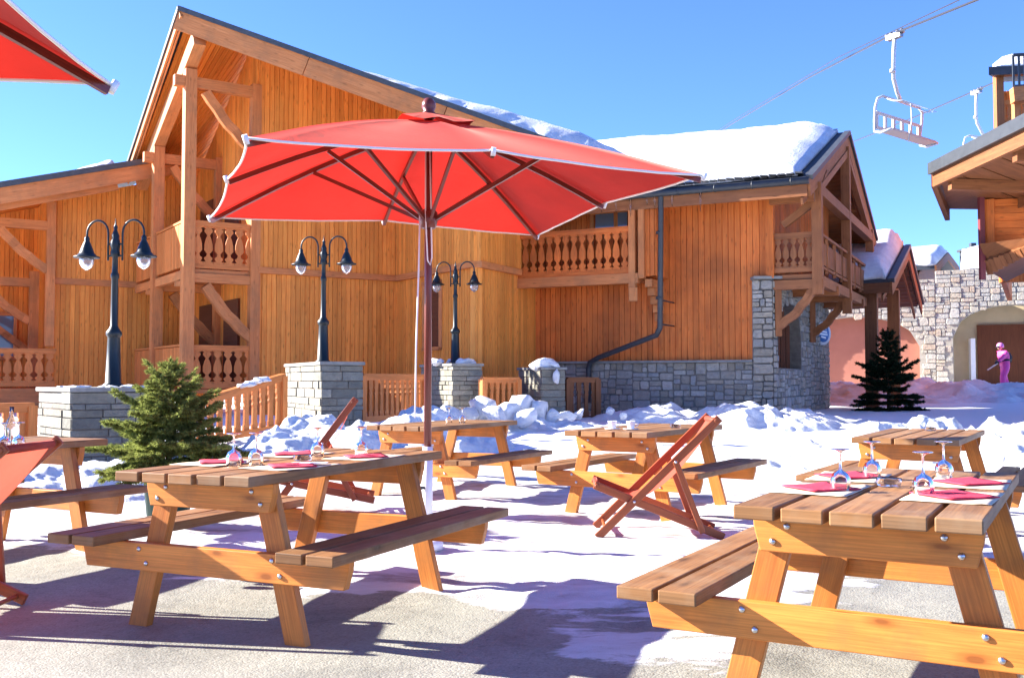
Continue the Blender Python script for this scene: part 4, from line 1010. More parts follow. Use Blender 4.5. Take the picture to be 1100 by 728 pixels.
# ------------------------------------------------------------------ picnic tables
def make_table(seed):
    random.seed(seed)
    e = empty('picnic_table', (0, 0, 0), local=True, cat='picnic table', group='wooden picnic tables on the terrace')
    Wd, L, t, H, hz = .7613, 1.75, .046, .74, .43
    mb = MB(); n = 5; g = .02; pw = (Wd-g*(n-1))/n
    for k in range(n):
        x = -Wd/2+pw/2+k*(pw+g); j = random.uniform(-.006, .006); dz = random.uniform(-.0015, .0015)
        mb.bar((x, j, H-t/2+dz), (x, L+j*.7, H-t/2+dz), pw, t)
    mb.build('tabletop', 'table_top', e, bevel=.005)
    for s in (-1, 1):
        mb = MB(); a, b = .5155, .809; pw2 = (b-a-.018)/2
        for k in range(2):
            x = a+pw2/2+k*(pw2+.018); j = random.uniform(-.008, .008); mb.bar((s*x, j, hz-t/2), (s*x, L+j, hz-t/2), pw2, t)
        mb.build('bench', 'table_top', e, bevel=.005)
    def beam(y0, z0, h, top, bot, name):
        q = [(-top, y0, z0), (top, y0, z0), (top-.004, y0, z0-h*.35), (bot, y0, z0-h), (-bot, y0, z0-h), (-top+.004, y0, z0-h*.35)]
        mb = MB(); mb.prism(q, (0, .045, 0)); return mb.build(name, 'table_frame', e, bevel=.004)
    def bolts(par, y, pts, sgn):
        for x, z in pts:
            mb = MB(); mb.lathe([(.0125, 0), (.011, .005), (.006, .008), (0, .009)], (x, y, z), 10, ax=(0, sgn, 0)); mb.build('bolt', 'steel', par)
    for y0, sg in ((.1815, -1), (L-.1815-.045, 1)):
        b1 = beam(y0, H-t, .13, .37, .345, 'top_beam'); b2 = beam(y0, hz-t, .13, .772, .745, 'seat_beam')
        yf = y0 if sg < 0 else y0+.045
        bolts(b1, yf, [(-.30, .60), (-.25, .655), (.25, .655), (.30, .60)], sg); bolts(b2, yf, [(-.41, .355), (-.365, .29), (.41, .29), (.365, .355)], sg)
        yl = y0+.0455 if sg < 0 else y0-.0005
        for s in (-1, 1):
            mb = MB(); w = .056
            mb.prism([(s*.465-w, yl, -.04), (s*.465+w, yl, -.04), (s*.275+w, yl, H-t-.001), (s*.275-w, yl, H-t-.001)], (0, .045 if sg < 0 else -.045, 0)); mb.build('leg', 'table_frame', e, bevel=.004)
    return e
TAB = {'L': (-1.475, 4.487, .422, 0.), 'R': (1.071, 3.196, .520, 0.), 'A': (-1.096, 9.745, .487, -.03), 'B': (.768, 8.344, .553, -.01), 'C': (2.927, 7.536, .537, -.02), 'D': (-4.03, 5.80, .49, 0.)}
labs = {'L': 'picnic table in the left foreground laid with red napkins and glasses', 'R': 'largest picnic table, in the right foreground, with four upturned glasses', 'A': 'picnic table behind the parasol pole in front of the snow bank', 'B': 'picnic table with white cups directly behind the central deck chair', 'C': 'picnic table at the right in front of the crumbly snow heap', 'D': 'picnic table cut by the left frame edge behind the near deck chair'}
tabs = {}
protos = [make_table(3)]
for k, (x, y, a, z) in TAB.items():
    o = protos[0] if k == 'L' else copy_tree(protos[0])
    o.location = (x, y, z); o.rotation_euler.z = -a; o['label'] = labs[k]; tabs[k] = o
def tl(k, s, l, z=.7425):
    x, y, a, z0 = TAB[k]
    return Vector((x+s*math.cos(a)+l*math.sin(a), y-s*math.sin(a)+l*math.cos(a), z+z0))
random.seed(21)

# tableware
def make_glass():
    mb = MB(); out = [(.0, .158), (.034, .158), (.036, .155), (.010, .149), (.0045, .140), (.0045, .085), (.008, .078), (.028, .066), (.037, .045), (.038, .03), (.034, .002), (.0335, .0), (.0315, .002), (.0355, .03), (.0345, .044), (.026, .063), (.0, .074)]
    mb.lathe(out, n=18); o = mb.build('wine_glass', 'glass'); return tag(o, None, 'wine glass', 'upturned wine glasses on the tables')
gl0 = make_glass(); gfirst = [True]
def glass(pos, lab):
    o = gl0 if gfirst[0] else gl0.copy()
    if not gfirst[0]: COL.objects.link(o)
    gfirst[0] = False; o.location = pos; o['label'] = lab
def placemat(k, s, l, lab, nlab, white=False, dx=.29, dy=.42):
    mb = MB(); a = TAB[k][2]; r = Matrix.Rotation(-a+random.uniform(-.05, .05), 3, 'Z')
    n = 10; vs = []
    for j in range(n+1):
        for i in range(n+1):
            q = r @ Vector(((i/n-.5)*dx, (j/n-.5)*dy, 0)); c = (abs(i/n-.5)*abs(j/n-.5)*4)**2
            vs.append(q+Vector((0, 0, .001+.012*c*max(0, noise.noise(Vector((i*.5, j*.5, s*9+l*5))))+.0015*noise.noise(Vector((i*.9, j*.9, l)))+.0012)))
    fs = [(j*(n+1)+i, j*(n+1)+i+1, (j+1)*(n+1)+i+1, (j+1)*(n+1)+i) for j in range(n) for i in range(n)]
    p = tl(k, s, l, .7415)
    mb.mesh(vs, fs); o = mb.build('placemat', 'mat_paper'); o.location = p; tag(o, lab, 'placemat', 'paper placemats')
    md = o.modifiers.new('solid', 'SOLIDIFY'); md.thickness = .0008
    mb = MB(); r = Matrix.Rotation(-a+R(45)+random.uniform(-.1, .1), 3, 'Z'); w = .105
    m = 8
    vs = []
    for j in range(m+1):
        for i in range(m+1):
            q = r @ Vector(((i/m-.5)*2*w, (j/m-.5)*2*w, 0)); vs.append(q+Vector((0, 0, .006+.004*noise.noise(Vector((i*.6, j*.6, s*7+l*3)))+.006*((i/m)*(j/m))**2)))
    mb.mesh(vs, [(j*(m+1)+i, j*(m+1)+i+1, (j+1)*(m+1)+i+1, (j+1)*(m+1)+i) for j in range(m) for i in range(m)])
    o = mb.build('napkin', 'napkin_red'); o.location = p+Vector((0, 0, .004)); tag(o, nlab, 'napkin', 'folded red napkins')
    md = o.modifiers.new('solid', 'SOLIDIFY'); md.thickness = .004
    if white:
        mb = MB(); mb.bar((-.02, .1, .004), (.1, .14, .004), .07, .004); o = mb.build('paper_napkin', 'napkin_white'); o.location = p+Vector((0, 0, .007)); o.rotation_euler.z = -a; tag(o, 'white paper folded beside a red napkin on the left foreground table', 'napkin')
def ashtray(pos, lab):
    mb = MB(); mb.lathe([(.0, 0), (.04, 0), (.045, .006), (.048, .032), (.042, .032), (.038, .012), (0, .009)], n=20); o = mb.build('ashtray', 'glass'); o.location = pos; tag(o, lab, 'ashtray', 'glass ashtrays')
for s, l, w1, w2 in ((.235, .60, 'right foreground table, near right', 'near right'), (.235, 1.13, 'right foreground table, far right', 'far right'), (-.235, .62, 'right foreground table, near left', 'near left'), (-.235, 1.16, 'right foreground table, far left', 'far left')):
    placemat('R', s, l, 'beige paper placemat on the '+w1+' place', 'folded red napkin at the '+w2+' place of the right foreground table')
for s, l, w1 in ((-.235, .55, 'near left'), (.235, .50, 'near right'), (.235, 1.15, 'far right'), (-.235, 1.15, 'far left')):
    placemat('L', s, l, 'beige paper placemat on the %s place of the left foreground table' % w1, 'folded red napkin at the %s place of the left foreground table' % w1, white=(w1 == 'near right'))
for px, py, lab in ((903, 527, 'upturned wine glass by the near left napkin of the right table'), (937, 514, 'upturned wine glass by the far left napkin of the right table'), (992, 532, 'upturned wine glass by the near right napkin of the right table'), (1014, 514, 'upturned wine glass by the far right napkin of the right table')):
    glass(G(px, py, .7415), lab)
for px, py, lab in ((251, 500, 'leftmost upturned wine glass on the left foreground table'), (275, 499, 'upturned wine glass second from the left on the left table'), (341, 490, 'upturned wine glass behind the ashtray on the left table'), (388, 489, 'upturned wine glass by the far right napkin of the left table')):
    glass(G(px, py, .7415), lab)
ashtray(G(955, 522, .7415), 'glass ashtray in the middle of the right foreground table'); ashtray(G(325, 495, .7415), 'glass ashtray in the middle of the left foreground table')
ashtray(tl('C', .0, 1.3), 'glass ashtray on the picnic table by the snow heap'); ashtray(tl('B', .25, .9), 'glass ashtray beside the cups on the table behind the deck chair')
for s, l, lab in ((-.18, .9, 'upturned wine glass left of the pair on the table behind the pole'), (-.05, .95, 'upturned wine glass right of the pair on the table behind the pole')): glass(tl('A', s+.2, l), lab)
for px, py, lab in ((4, 482, 'upturned wine glass at the left frame edge on the far left table'), (20, 481, 'upturned wine glass right of the water bottle on the far left table')): glass(G(px, py, .7415), lab)
mb = MB(); mb.lathe([(.0, 0), (.03, 0), (.035, .02), (.036, .12), (.03, .16), (.013, .19), (.012, .25), (.0, .25)], n=16); o = mb.build('water_bottle', 'glass'); o.location = G(12, 480, .7415); tag(o, 'clear water bottle between the glasses on the far left table', 'bottle')
def cup(pos, lab):
    mb = MB(); mb.lathe([(0, 0), (.055, 0), (.07, .008), (.068, .01), (.03, .008), (.028, .012), (.038, .06), (.042, .072), (.039, .072), (.034, .05), (.02, .02), (0, .018)], n=18); e = mb.build('coffee_cup', 'porcelain'); e.location = pos; tag(e, lab, 'cup', 'white coffee cups')
    mb = MB(); mb.tube([(.04, 0, .06), (.058, 0, .058), (.062, 0, .042), (.05, 0, .03), (.036, 0, .03)], .005, 8); h = mb.build('handle', 'porcelain', e); h.location = (0, 0, 0)
    h.data.transform(Matrix.Translation(Vector(pos)))
cup(tl('B', -.1, .35), 'white coffee cup on its saucer, left of the two'); cup(tl('B', .06, .38), 'white coffee cup on its saucer, right of the two')

# ------------------------------------------------------------------ deck chairs
def make_deckchair(top=(.895, .88), rear=.925, pt=(.57, .565), pb_=.765):
    tx, tz = top
    e = empty('deck_chair', (0, 0, 0), local=True, cat='deck chair', group='folding canvas deck chairs')
    Wd = .55; up = (0, 1, 0)
    mb = MB()
    for y in (0, Wd): mb.bar((0, y, .005), (tx, y, tz), .058, .026, up=up)
    mb.tube([(tx-.023, -.02, tz-.022), (tx-.023, Wd+.02, tz-.022)], .018, 10); mb.tube([(.06, 0, .06), (.06, Wd, .06)], .013, 8); mb.build('back_frame', 'chair_wood', e, bevel=.006)
    mb = MB()
    for y in (.03, Wd-.03): mb.bar((-.02, y, .385), (rear, y, .01), .058, .026, up=up)
    mb.tube([(.0, .0, .377), (.0, Wd, .377)], .018, 10); mb.tube([(rear-.045, .03, .03), (rear-.045, Wd-.03, .03)], .013, 8); mb.build('seat_frame', 'chair_wood', e, bevel=.006)
    for y in (-.028, Wd+.028):
        mb = MB(); mb.bar((pt[0], y, pt[1]), (pb_, y, .045), .045, .022, up=up); mb.build('prop', 'chair_wood', e, bevel=.005)
    mb = MB(); mb.tube([(pb_-.015, -.03, .075), (pb_-.015, Wd+.03, .075)], .012, 8); mb.build('prop_bar', 'chair_wood', e)
    mb = MB()
    for x, y, z in ((pt[0], -.041, pt[1]-.005), (.27, -.016, .268)): mb.lathe([(.012, 0), (.008, .006), (0, .007)], (x, y, z), 10, ax=(0, -1, 0))
    mb.build('bolt', 'steel', e)
    # sling
    mb = MB(); n = 26; m = 8; pr = []
    a, b = Vector((tx-.02, 0, tz-.02)), Vector((-.005, 0, .395)); c = Vector((.34, 0, .02))
    for k in range(n+1):
        t = k/n; p = a*(1-t)**2+c*2*t*(1-t)+b*t*t; pr.append(p)
    vs = []
    for k, p in enumerate(pr):
        for j in range(m+1):
            y = .045+(Wd-.09)*j/m; s = math.sin(math.pi*j/m)*.02*math.sin(math.pi*k/n); vs.append((p.x, y, p.z-s))
    mb.mesh(vs, [(k*(m+1)+j, (k+1)*(m+1)+j, (k+1)*(m+1)+j+1, k*(m+1)+j+1) for k in range(n) for j in range(m)])
    # hem round the top bar
    mb.tube([(tx-.023, .045, tz-.022), (tx-.023, Wd-.045, tz-.022)], .022, 12)
    mb.tube([(.0, .045, .377), (.0, Wd-.045, .377)], .022, 12)
    mb.build('canvas', 'chair_canvas', e)
    return e
dc = make_deckchair(); dc.location = (.625, 7.42, 0); dc.rotation_euler.z = R(-3); dc['label'] = 'red canvas deck chair in the centre of the snowy terrace'
d2 = copy_tree(dc); d2.location = (-2.07, 8.45, -.02); d2.rotation_euler = (0, R(-9), R(8)); d2['label'] = 'deck chair half hidden behind the left foreground table'
d3 = make_deckchair((.95, .845), .80, (.60, .535), .64); d3.location = (-3.35, 4.80, 0); d3.rotation_euler.z = R(-1); d3['label'] = 'deck chair cut off by the left frame edge'

# ------------------------------------------------------------------ parasols
def make_parasol():
    e = empty('parasol', (0, 0, 0), local=True, cat='parasol', group='square red parasols')
    hw, zr, za = 1.365, 2.42, 2.97
    tips = [Vector((x*hw, y*hw, zr)) for x, y in ((-1, -1), (0, -1), (1, -1), (1, 0), (1, 1), (0, 1), (-1, 1), (-1, 0))]
    for k, t in enumerate(tips):
        if k % 2: t.z += .05; t.x *= .99; t.y *= .99
    ap = Vector((0, 0, za)); mb = MB(); nr, ns = 14, 10; pipe = []
    vs = []; fs = []
    for k in range(8):
        a, b = tips[k], tips[(k+1) % 8]; base = len(vs)
        for i in range(nr+1):
            r = i/nr
            for j in range(ns+1):
                s = j/ns; q = a.lerp(b, s); w = 4*s*(1-s)
                p = ap.lerp(q, r)
                p.z += .07*math.sin(math.pi*r)*(1-.6*w)*.6 - .012*w*r
                inn = .018*w*r*r; p.x *= 1-inn; p.y *= 1-inn
                p.z += .006*r*noise.noise(p*4)
                vs.append(p)
        fs += [(base+i*(ns+1)+j, base+(i+1)*(ns+1)+j, base+(i+1)*(ns+1)+j+1, base+i*(ns+1)+j+1) for i in range(nr) for j in range(ns)]
        pipe.append([vs[base+nr*(ns+1)+j].copy() for j in range(ns+1)])
    mb.mesh(vs, fs); can = mb.build('canopy', 'red_canvas', e, weld=True)
    mb = MB()
    for pl in pipe: mb.tube([p-Z*.003 for p in pl], .0075, 6)
    for t in tips: mb.tube([t*1.0+Vector((t.x*.012, t.y*.012, .01)), t+Vector((0, 0, -.035))], .015, 8)
    mb.build('edging', 'piping', can)
    # vent cap
    mb = MB(); vs = []; n = 8; r0 = .30
    for i in range(5):
        for j in range(32):
            an = 2*math.pi*j/32; sq = 1/max(abs(math.cos(an)), abs(math.sin(an))); rr = r0*(i/4)*(1+.0*sq)*sq*.85
            vs.append(Vector((rr*math.cos(an), rr*math.sin(an), za+.06-.11*(i/4)+.012*math.sin(an*7)*(i/4)**2)))
    mb.mesh(vs, [(i*32+j, (i+1)*32+j, (i+1)*32+(j+1) % 32, i*32+(j+1) % 32) for i in range(4) for j in range(32)]); mb.build('vent_cap', 'red_canvas', can)
    mb = MB(); mb.tube([(0, 0, .66), (0, 0, 2.98)], .026, 14); mb.build('pole', 'parasol_wood', e)
    mb = MB(); mb.lathe([(.0, .14), (.03, .13), (.048, .10), (.05, .07), (.035, .04), (.055, .025), (.05, .0), (.028, -.02)], (0, 0, 2.99), 16); mb.build('finial', 'parasol_wood', e)
    mb = MB(); mb.lathe([(.05, .05), (.06, .03), (.06, -.03), (.045, -.06)], (0, 0, 2.88), 12); mb.lathe([(.045, .07), (.065, .05), (.065, -.02), (.05, -.06)], (0, 0, 2.27), 12); mb.build('hub', 'parasol_wood', e)
    for k, t in enumerate(tips):
        d = Vector((t.x, t.y, 0)).normalized(); pts = []
        mb = MB(); f = lambda r: ap.lerp(t, r)+Z*(.042*math.sin(math.pi*r)-.035)
        for i in range(6):
            mb.bar(f(i/6)if i else f(.03), f((i+1)/6) if i < 5 else f(.995), .022, .032)
        rib = mb.build('rib', 'parasol_wood', e)
        mb = MB(); mb.bar(Vector((d.x*.05, d.y*.05, 2.27)), f(.52 if k % 2 else .5)-Z*.02, .020, .026); mb.build('strut', 'parasol_wood', rib)
    mb = MB(); mb.tube([(0, 0, .0), (0, 0, .70)], .036, 14); mb.lathe([(.036, .02), (.09, .02), (.11, .0), (.11, -.04), (0, -.04)], (0, 0, .04), 24); st = mb.build('stand', 'white_paint', e)
    mb = MB(); mb.tube([(-.03, -.02, .42), (-.075, -.045, .42)], .012, 8); mb.lathe([(0, -.02), (.022, -.016), (.026, 0), (.022, .016), (0, .02)], (-.085, -.05, .42), 12, ax=(-1, -.6, 0)); mb.build('knob', 'dark_metal', st)
    mb = MB(); mb.tube([(-.075, -.05, 2.30), (-.085, -.06, 1.9), (-.10, -.06, 1.4), (-.11, -.07, .9)], .006, 6); mb.tube([(-.03, -.03, 2.85), (-.035, -.05, 2.3), (-.02, -.055, 1.98), (.0, -.05, 1.95), (.012, -.05, 2.0), (.008, -.04, 2.3), (.0, -.03, 2.8)], .005, 6); mb.build('cord', 'cord_white', e)
    return e
pa = make_parasol(); pa.location = (-.582, 6.96, 0); pa.rotation_euler.z = R(20.5); pa['label'] = 'large open red parasol in the middle of the terrace'
pb = copy_tree(pa); pb.location = (-2.80, 2.30, -.15); pb.rotation_euler.z = R(3); pb['label'] = 'red parasol whose corner shows at the top left edge'

# ------------------------------------------------------------------ firs
def fir(name, loc, H, Rr, seed, label, mat, nwh=13, nl=.02, nw=.0032, step=.006, trunk=True, z0=.06, sp=.9):
    rnd = random.Random(seed); e = empty(name, loc, local=True, label=label, cat='fir tree')
    mb = MB(); mb.tube([(0, 0, -.05), (.0, 0, H*.5), (.0, .0, H*.97)], [H*.028, H*.018, H*.005], 8)
    V_ = []; F_ = []
    def needle(p, d, l):
        s = d.cross(Vector((rnd.uniform(-1, 1), rnd.uniform(-1, 1), rnd.uniform(-1, 1)))).normalized()*nw
        i = len(V_); V_.extend((p-s, p+s, p+d*l)); F_.append((i, i+1, i+2))
    def twig(a, b, dens=1.):
        ax = b-a; L = ax.length
        if L < .01: return
        ax.normalize(); q = ax.cross(Vector((.3, .2, 1))).normalized(); r = ax.cross(q); n = max(3, int(L/step*dens))
        mbv.tube([a, b], .0035*H, 4, cap=False, r1=.0015*H)
        for k in range(n):
            p = a+ax*(L*(k+rnd.random())/n)
            for m in range(3):
                an = rnd.uniform(0, 2*math.pi); d = (ax*.75+(q*math.cos(an)+r*math.sin(an))*.9).normalized(); needle(p, d, nl*rnd.uniform(.7, 1.15))
        for m in range(5): needle(b, (ax+Vector((rnd.uniform(-.5, .5), rnd.uniform(-.5, .5), rnd.uniform(-.5, .5)))).normalized(), nl)
    mbv = MB()
    for w in range(nwh):
        f = w/(nwh-1); z = H*(z0+(.93-z0)*f**.95); Lb = Rr*((1-f**1.35)*.86*(1 if f > .12 else .9)+.10)*rnd.uniform(.86, 1.1); nb = 7 if f < .6 else (5 if f < .85 else 3)
        ph = rnd.uniform(0, 6.28)
        for b in range(nb):
            an = ph+2*math.pi*b/nb+rnd.uniform(-.3, .3); L = Lb*rnd.uniform(.66, 1.26); el = .1+.75*f+rnd.uniform(-.12, .12)
            d0 = Vector((math.cos(an), math.sin(an), 0)); pts = []
            for k in range(6): t = k/5; pts.append(Vector((0, 0, z+rnd.uniform(-.01, .01)*H))*1+d0*L*t+Z*(L*(el*t-.28*t*t*(1-f))+.12*L*t**3))
            for k in range(5): twig(pts[k], pts[k+1], .8)
            nt = max(3, int(L/(.055*H*sp)))
            sv = d0.cross(Z)
            for k in range(nt):
                t = .22+.75*(k+.5)/nt; p = pts[min(4, int(t*5))].lerp(pts[min(5, int(t*5)+1)], t*5-int(t*5)); tl_ = L*.46*(1-t*.72)*rnd.uniform(.7, 1.2)
                for sg in (-1, 1):
                    dd = (d0*.75+sv*sg*.85+Z*rnd.uniform(-.15, .25)).normalized(); en = p+dd*tl_
                    twig(p, en)
                    if tl_ > .1*H:
                        for sg2 in (-1, 1): m_ = p+dd*tl_*.5; twig(m_, m_+(dd+dd.cross(Z)*sg2*.8).normalized()*tl_*.4)
    top = Vector((0, 0, H)); twig(Vector((0, 0, H*.86)), top, 1.)
    for k in range(5): an = k*1.26; twig(Vector((0, 0, H*.88)), Vector((math.cos(an)*.1*H*.8, math.sin(an)*.1*H*.8, H*.95)))
    tr = mb; tr.mesh(mbv.v, mbv.f); tr.build('trunk', 'bark', e)
    cm = MB(); cm.mesh(V_, F_, smooth=False); cm.build('crown', mat, e)
    return e
fz = .40
fir('fir_tree', (-2.72, 8.0, fz), .92, .56, 4, 'bushy light green potted fir between the left tables', 'needles', nwh=15, nl=.036, nw=.0050, step=.0046, sp=1.1, z0=.03)
mb = MB(); mb.lathe([(0, 0), (.15, 0), (.19, .40), (.205, .40), (.205, .45), (.18, .45), (.175, .41), (0, .40)], n=24); o = mb.build('plant_pot', 'pot_green'); o.location = (-2.72, 8.0, -.03); tag(o, 'dark green pot under the bushy fir', 'pot')
q = P(955, 440, 26.0)
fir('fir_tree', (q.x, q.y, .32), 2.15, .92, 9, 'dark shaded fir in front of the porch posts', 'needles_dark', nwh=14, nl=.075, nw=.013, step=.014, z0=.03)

# ------------------------------------------------------------------ snow banks
snow_heap(P(345, 0, 13.9).x, 13.9, 2.0, 1.5, .62, 'snow bank heaped against the tall pillar with lamp', seed=1)
snow_heap(P(232, 0, 12.6).x, 12.6, 1.3, 1.2, .32, 'low snow bank below the sloping railing', seed=2)
snow_heap(P(450, 0, 15.2).x, 15.6, 1.9, 1.3, .50, 'flat-topped snow bank behind the parasol pole', seed=3, lump=.25)
snow_heap(P(770, 0, 20.4).x, 20.0, 4.2, 1.0, .36, 'long snow bank against the stone base of the chalet', rot=R(-27), seed=6, lump=.35)
snow_heap(P(818, 0, 19.2).x, 19.0, 2.2, 1.2, .36, 'peak of snow before the chalet corner pilaster', seed=16, lump=.4)
snow_heap(P(1040, 0, 12.0).x, 12.6, 3.2, 1.7, .66, 'sunlit crumbly snow heap at the right behind the tables', seed=8, lump=.7, n=110, rough=1.8)
snow_heap(P(1110, 0, 9.6).x, 9.9, 1.5, 1.5, .62, 'sunlit snow rubble at the right frame edge', seed=9, lump=.7, n=90, rough=1.8)
snow_heap(P(1010, 0, 33).x, 34, 9, 4.0, .55, 'shaded blue snow bank before the stone building', seed=12, lump=.2)
snow_heap(P(935, 0, 30).x, 38, 6, 3.0, .45, 'snow bank at the foot of the salmon arch', seed=13, lump=.2)
snow_heap(P(60, 0, 10.2).x, 10.2, 2.2, 1.2, .30, 'shaded snow bank behind the far left table', seed=14, lump=.3)
mb = MB(); random.seed(4)
for px, py, d, r in ((522, 438, 18.6, .30), (545, 444, 18.2, .26), (502, 446, 18.4, .2), (560, 436, 18.8, .27), (578, 440, 18.9, .28), (592, 447, 18.9, .2), (535, 447, 17.9, .28), (568, 449, 18., .24), (610, 449, 19.4, .2), (622, 445, 19.8, .15), (480, 444, 18, .26), (655, 442, 20.3, .12), (670, 447, 20, .1)):
    q = P(px, py, d); chunk(mb, q, r, px, (1.15, 1, .95))
tag(mb.build('snow_blocks', 'snow', base=P(545, 444, 18.2)), 'big snow blocks tumbled between the two right-hand pillars', 'snow', kind='stuff')
snow_heap(P(560, 0, 18.8).x, 18.8, 2.0, 1.0, .30, 'snow bank under the tumbled snow blocks', seed=15, lump=.5)
# caps
mb = MB()
for k in range(9): chunk(mb, (c3.x+random.uniform(-.42, .42), c3.y+random.uniform(-.45, .3), z3_+.03), random.uniform(.10, .18), k*3.1, (1.2, 1.2, .7))
tag(mb.build('snow_cap', 'snow', base=(c3.x, c3.y, z3_)), 'snow ringed round the foot of the farthest lamp', 'snow', kind='stuff')
mb = MB(); chunk(mb, P(583, 391, 20.9), .28, 2, (1.05, 1, .75)); chunk(mb, P(594, 393, 20.8), .15, 5, (1, 1, .8)); chunk(mb, P(597, 404, 20.55), .13, 8, (.7, .6, 1.5))
tag(mb.build('snow_cap', 'snow', base=P(583, 391, 20.9)), 'lump of snow slipping off the lampless pillar', 'snow', kind='stuff')
mb = MB()
for k in range(7): chunk(mb, (c1.x-.35+k*.17, c1.y-.25+random.uniform(-.2, .2), z1_), random.uniform(.05, .09), k, (1.6, 1.4, .4))
tag(mb.build('snow_cap', 'snow', base=(c1.x, c1.y, z1_)), 'thin snow patches on the wide pillar top', 'snow', kind='stuff')
mb = MB()
ra, rbb = P(208, 432, 13.6), P(307, 401, 15.6)
for k in range(8): f = .5+.035*k+random.uniform(-.01, .01); chunk(mb, ra.lerp(rbb, f)+Z*.02, random.uniform(.05, .09), k*2, (1.7, 1.2, .7))
tag(mb.build('snow_cap', 'snow', base=ra), 'snow strip lying on the sloping handrail', 'snow', kind='stuff')

# ------------------------------------------------------------------ chairlift
def lift_chair(loc, yaw, k, label, tilt=0.):
    e = empty('lift_chair', loc, yaw, local=True, label=label, cat='chairlift chair', group='white chairlift chairs on the cables'); e.scale = (k, k, k)
    e.rotation_euler = (0, tilt, yaw)
    mb = MB(); mb.box((0, 0, 0), (.16, .5, .14), 1)
    for y in (-.28, -.12, .12, .28): mb.lathe([(.0, -.05), (.07, -.05), (.07, .05), (0, .05)], (0, y, .09), 12, ax=(1, 0, 0))
    mb.build('grip', 'steel_dark', e)
    mb = MB(); mb.tube([(0, 0, -.02), (0, 0, -.5), (.05, .02, -1.0), (.12, .05, -1.25), (.5, .22, -1.55), (.75, .28, -1.75)], .06, 12); mb.tube([(0, 0, -1.0), (0, 0, -1.1)], .085, 12); mb.build('hanger', 'lift_metal', e)
    w = .98
    mb = MB(); mb.tube([(-w, -.30, -2.92), (-w, .1, -2.95), (-w, .33, -2.86), (-w, .36, -2.5), (-w*1.02, .34, -2.1), (-w*.98, .31, -1.85), (-w*.8, .28, -1.75), (w*.8, .28, -1.75), (w*.98, .31, -1.85), (w*1.02, .34, -2.1), (w, .36, -2.5), (w, .33, -2.86), (w, .1, -2.95), (w, -.30, -2.92)], .04, 10); mb.v = [v+Vector((.75, 0, 0)) for v in mb.v]; mb.build('frame', 'lift_metal', e)
    mb = MB(); mb.bar((-w+.05, -.08, -2.90), (w-.05, -.08, -2.90), .46, .07); mb.v = [v+Vector((.75, 0, 0)) for v in mb.v]; mb.build('seat', 'tubw', e, bevel=.02)
    mb = MB(); mb.bar((-w+.05, .33, -2.72), (w-.05, .33, -2.72), .06, .08); mb.bar((-w+.05, .37, -2.26), (w-.05, .37, -2.26), .06, .08)
    for i in range(6): x = -w+.08+i*(2*w-.16)/5; mb.bar((x, .33, -2.74), (x, .37, -2.24), .10, .05, up=(0, 1, 0))
    mb.v = [v+Vector((.75, 0, 0)) for v in mb.v]; mb.build('backrest', 'lift_metal', e)
    mb = MB(); mb.tube([(-w*.75, .26, -1.8), (-w*.75, -.1, -1.98), (-w*.75, -.42, -2.05), (w*.75, -.42, -2.05), (w*.75, -.1, -1.98), (w*.75, .26, -1.8)], .022, 8); mb.tube([(-w*.4, -.42, -2.05), (-w*.4, -.5, -2.6), (-w*.4, -.42, -3.2)], .02, 8); mb.v = [v+Vector((.75, 0, 0)) for v in mb.v]; mb.build('safety_bar', 'lift_metal', e)
    return e
LC1 = P(961, 36, 30); LC2 = P(1049, 97, 46)
lift_chair(LC1-Z*.1, R(28), 1.02, 'empty white chairlift chair with slatted back, nearer of the two', tilt=R(6))
lift_chair(LC2-Z*.1, R(14), 1.12, 'white chairlift chair carrying a passenger, partly behind the eaves', tilt=R(4))
def cable(pts, r, label):
    mb = MB(); mb.tube(pts, r, 6); tag(mb.build('lift_cable', 'dark_metal', base=pts[0]), label, 'cable', 'chairlift cables')
cable([P(1220, -72, 20), P(1050, 0, 25.5), LC1, P(870, 83, 42), P(785, 134, 62), P(740, 165, 75)], .034, 'chairlift cable carrying the nearer empty chair')
cable([P(1200, -76, 20), P(1035, -2, 26), P(900, 62, 36), P(790, 128, 62), P(745, 158, 75)], .018, 'thin line running just above the nearer chairlift cable')
cable([P(1160, 52, 36), P(1100, 75, 40), LC2, P(985, 125, 54), P(920, 151, 66), P(880, 168, 76)], .036, 'chairlift cable carrying the farther chair')

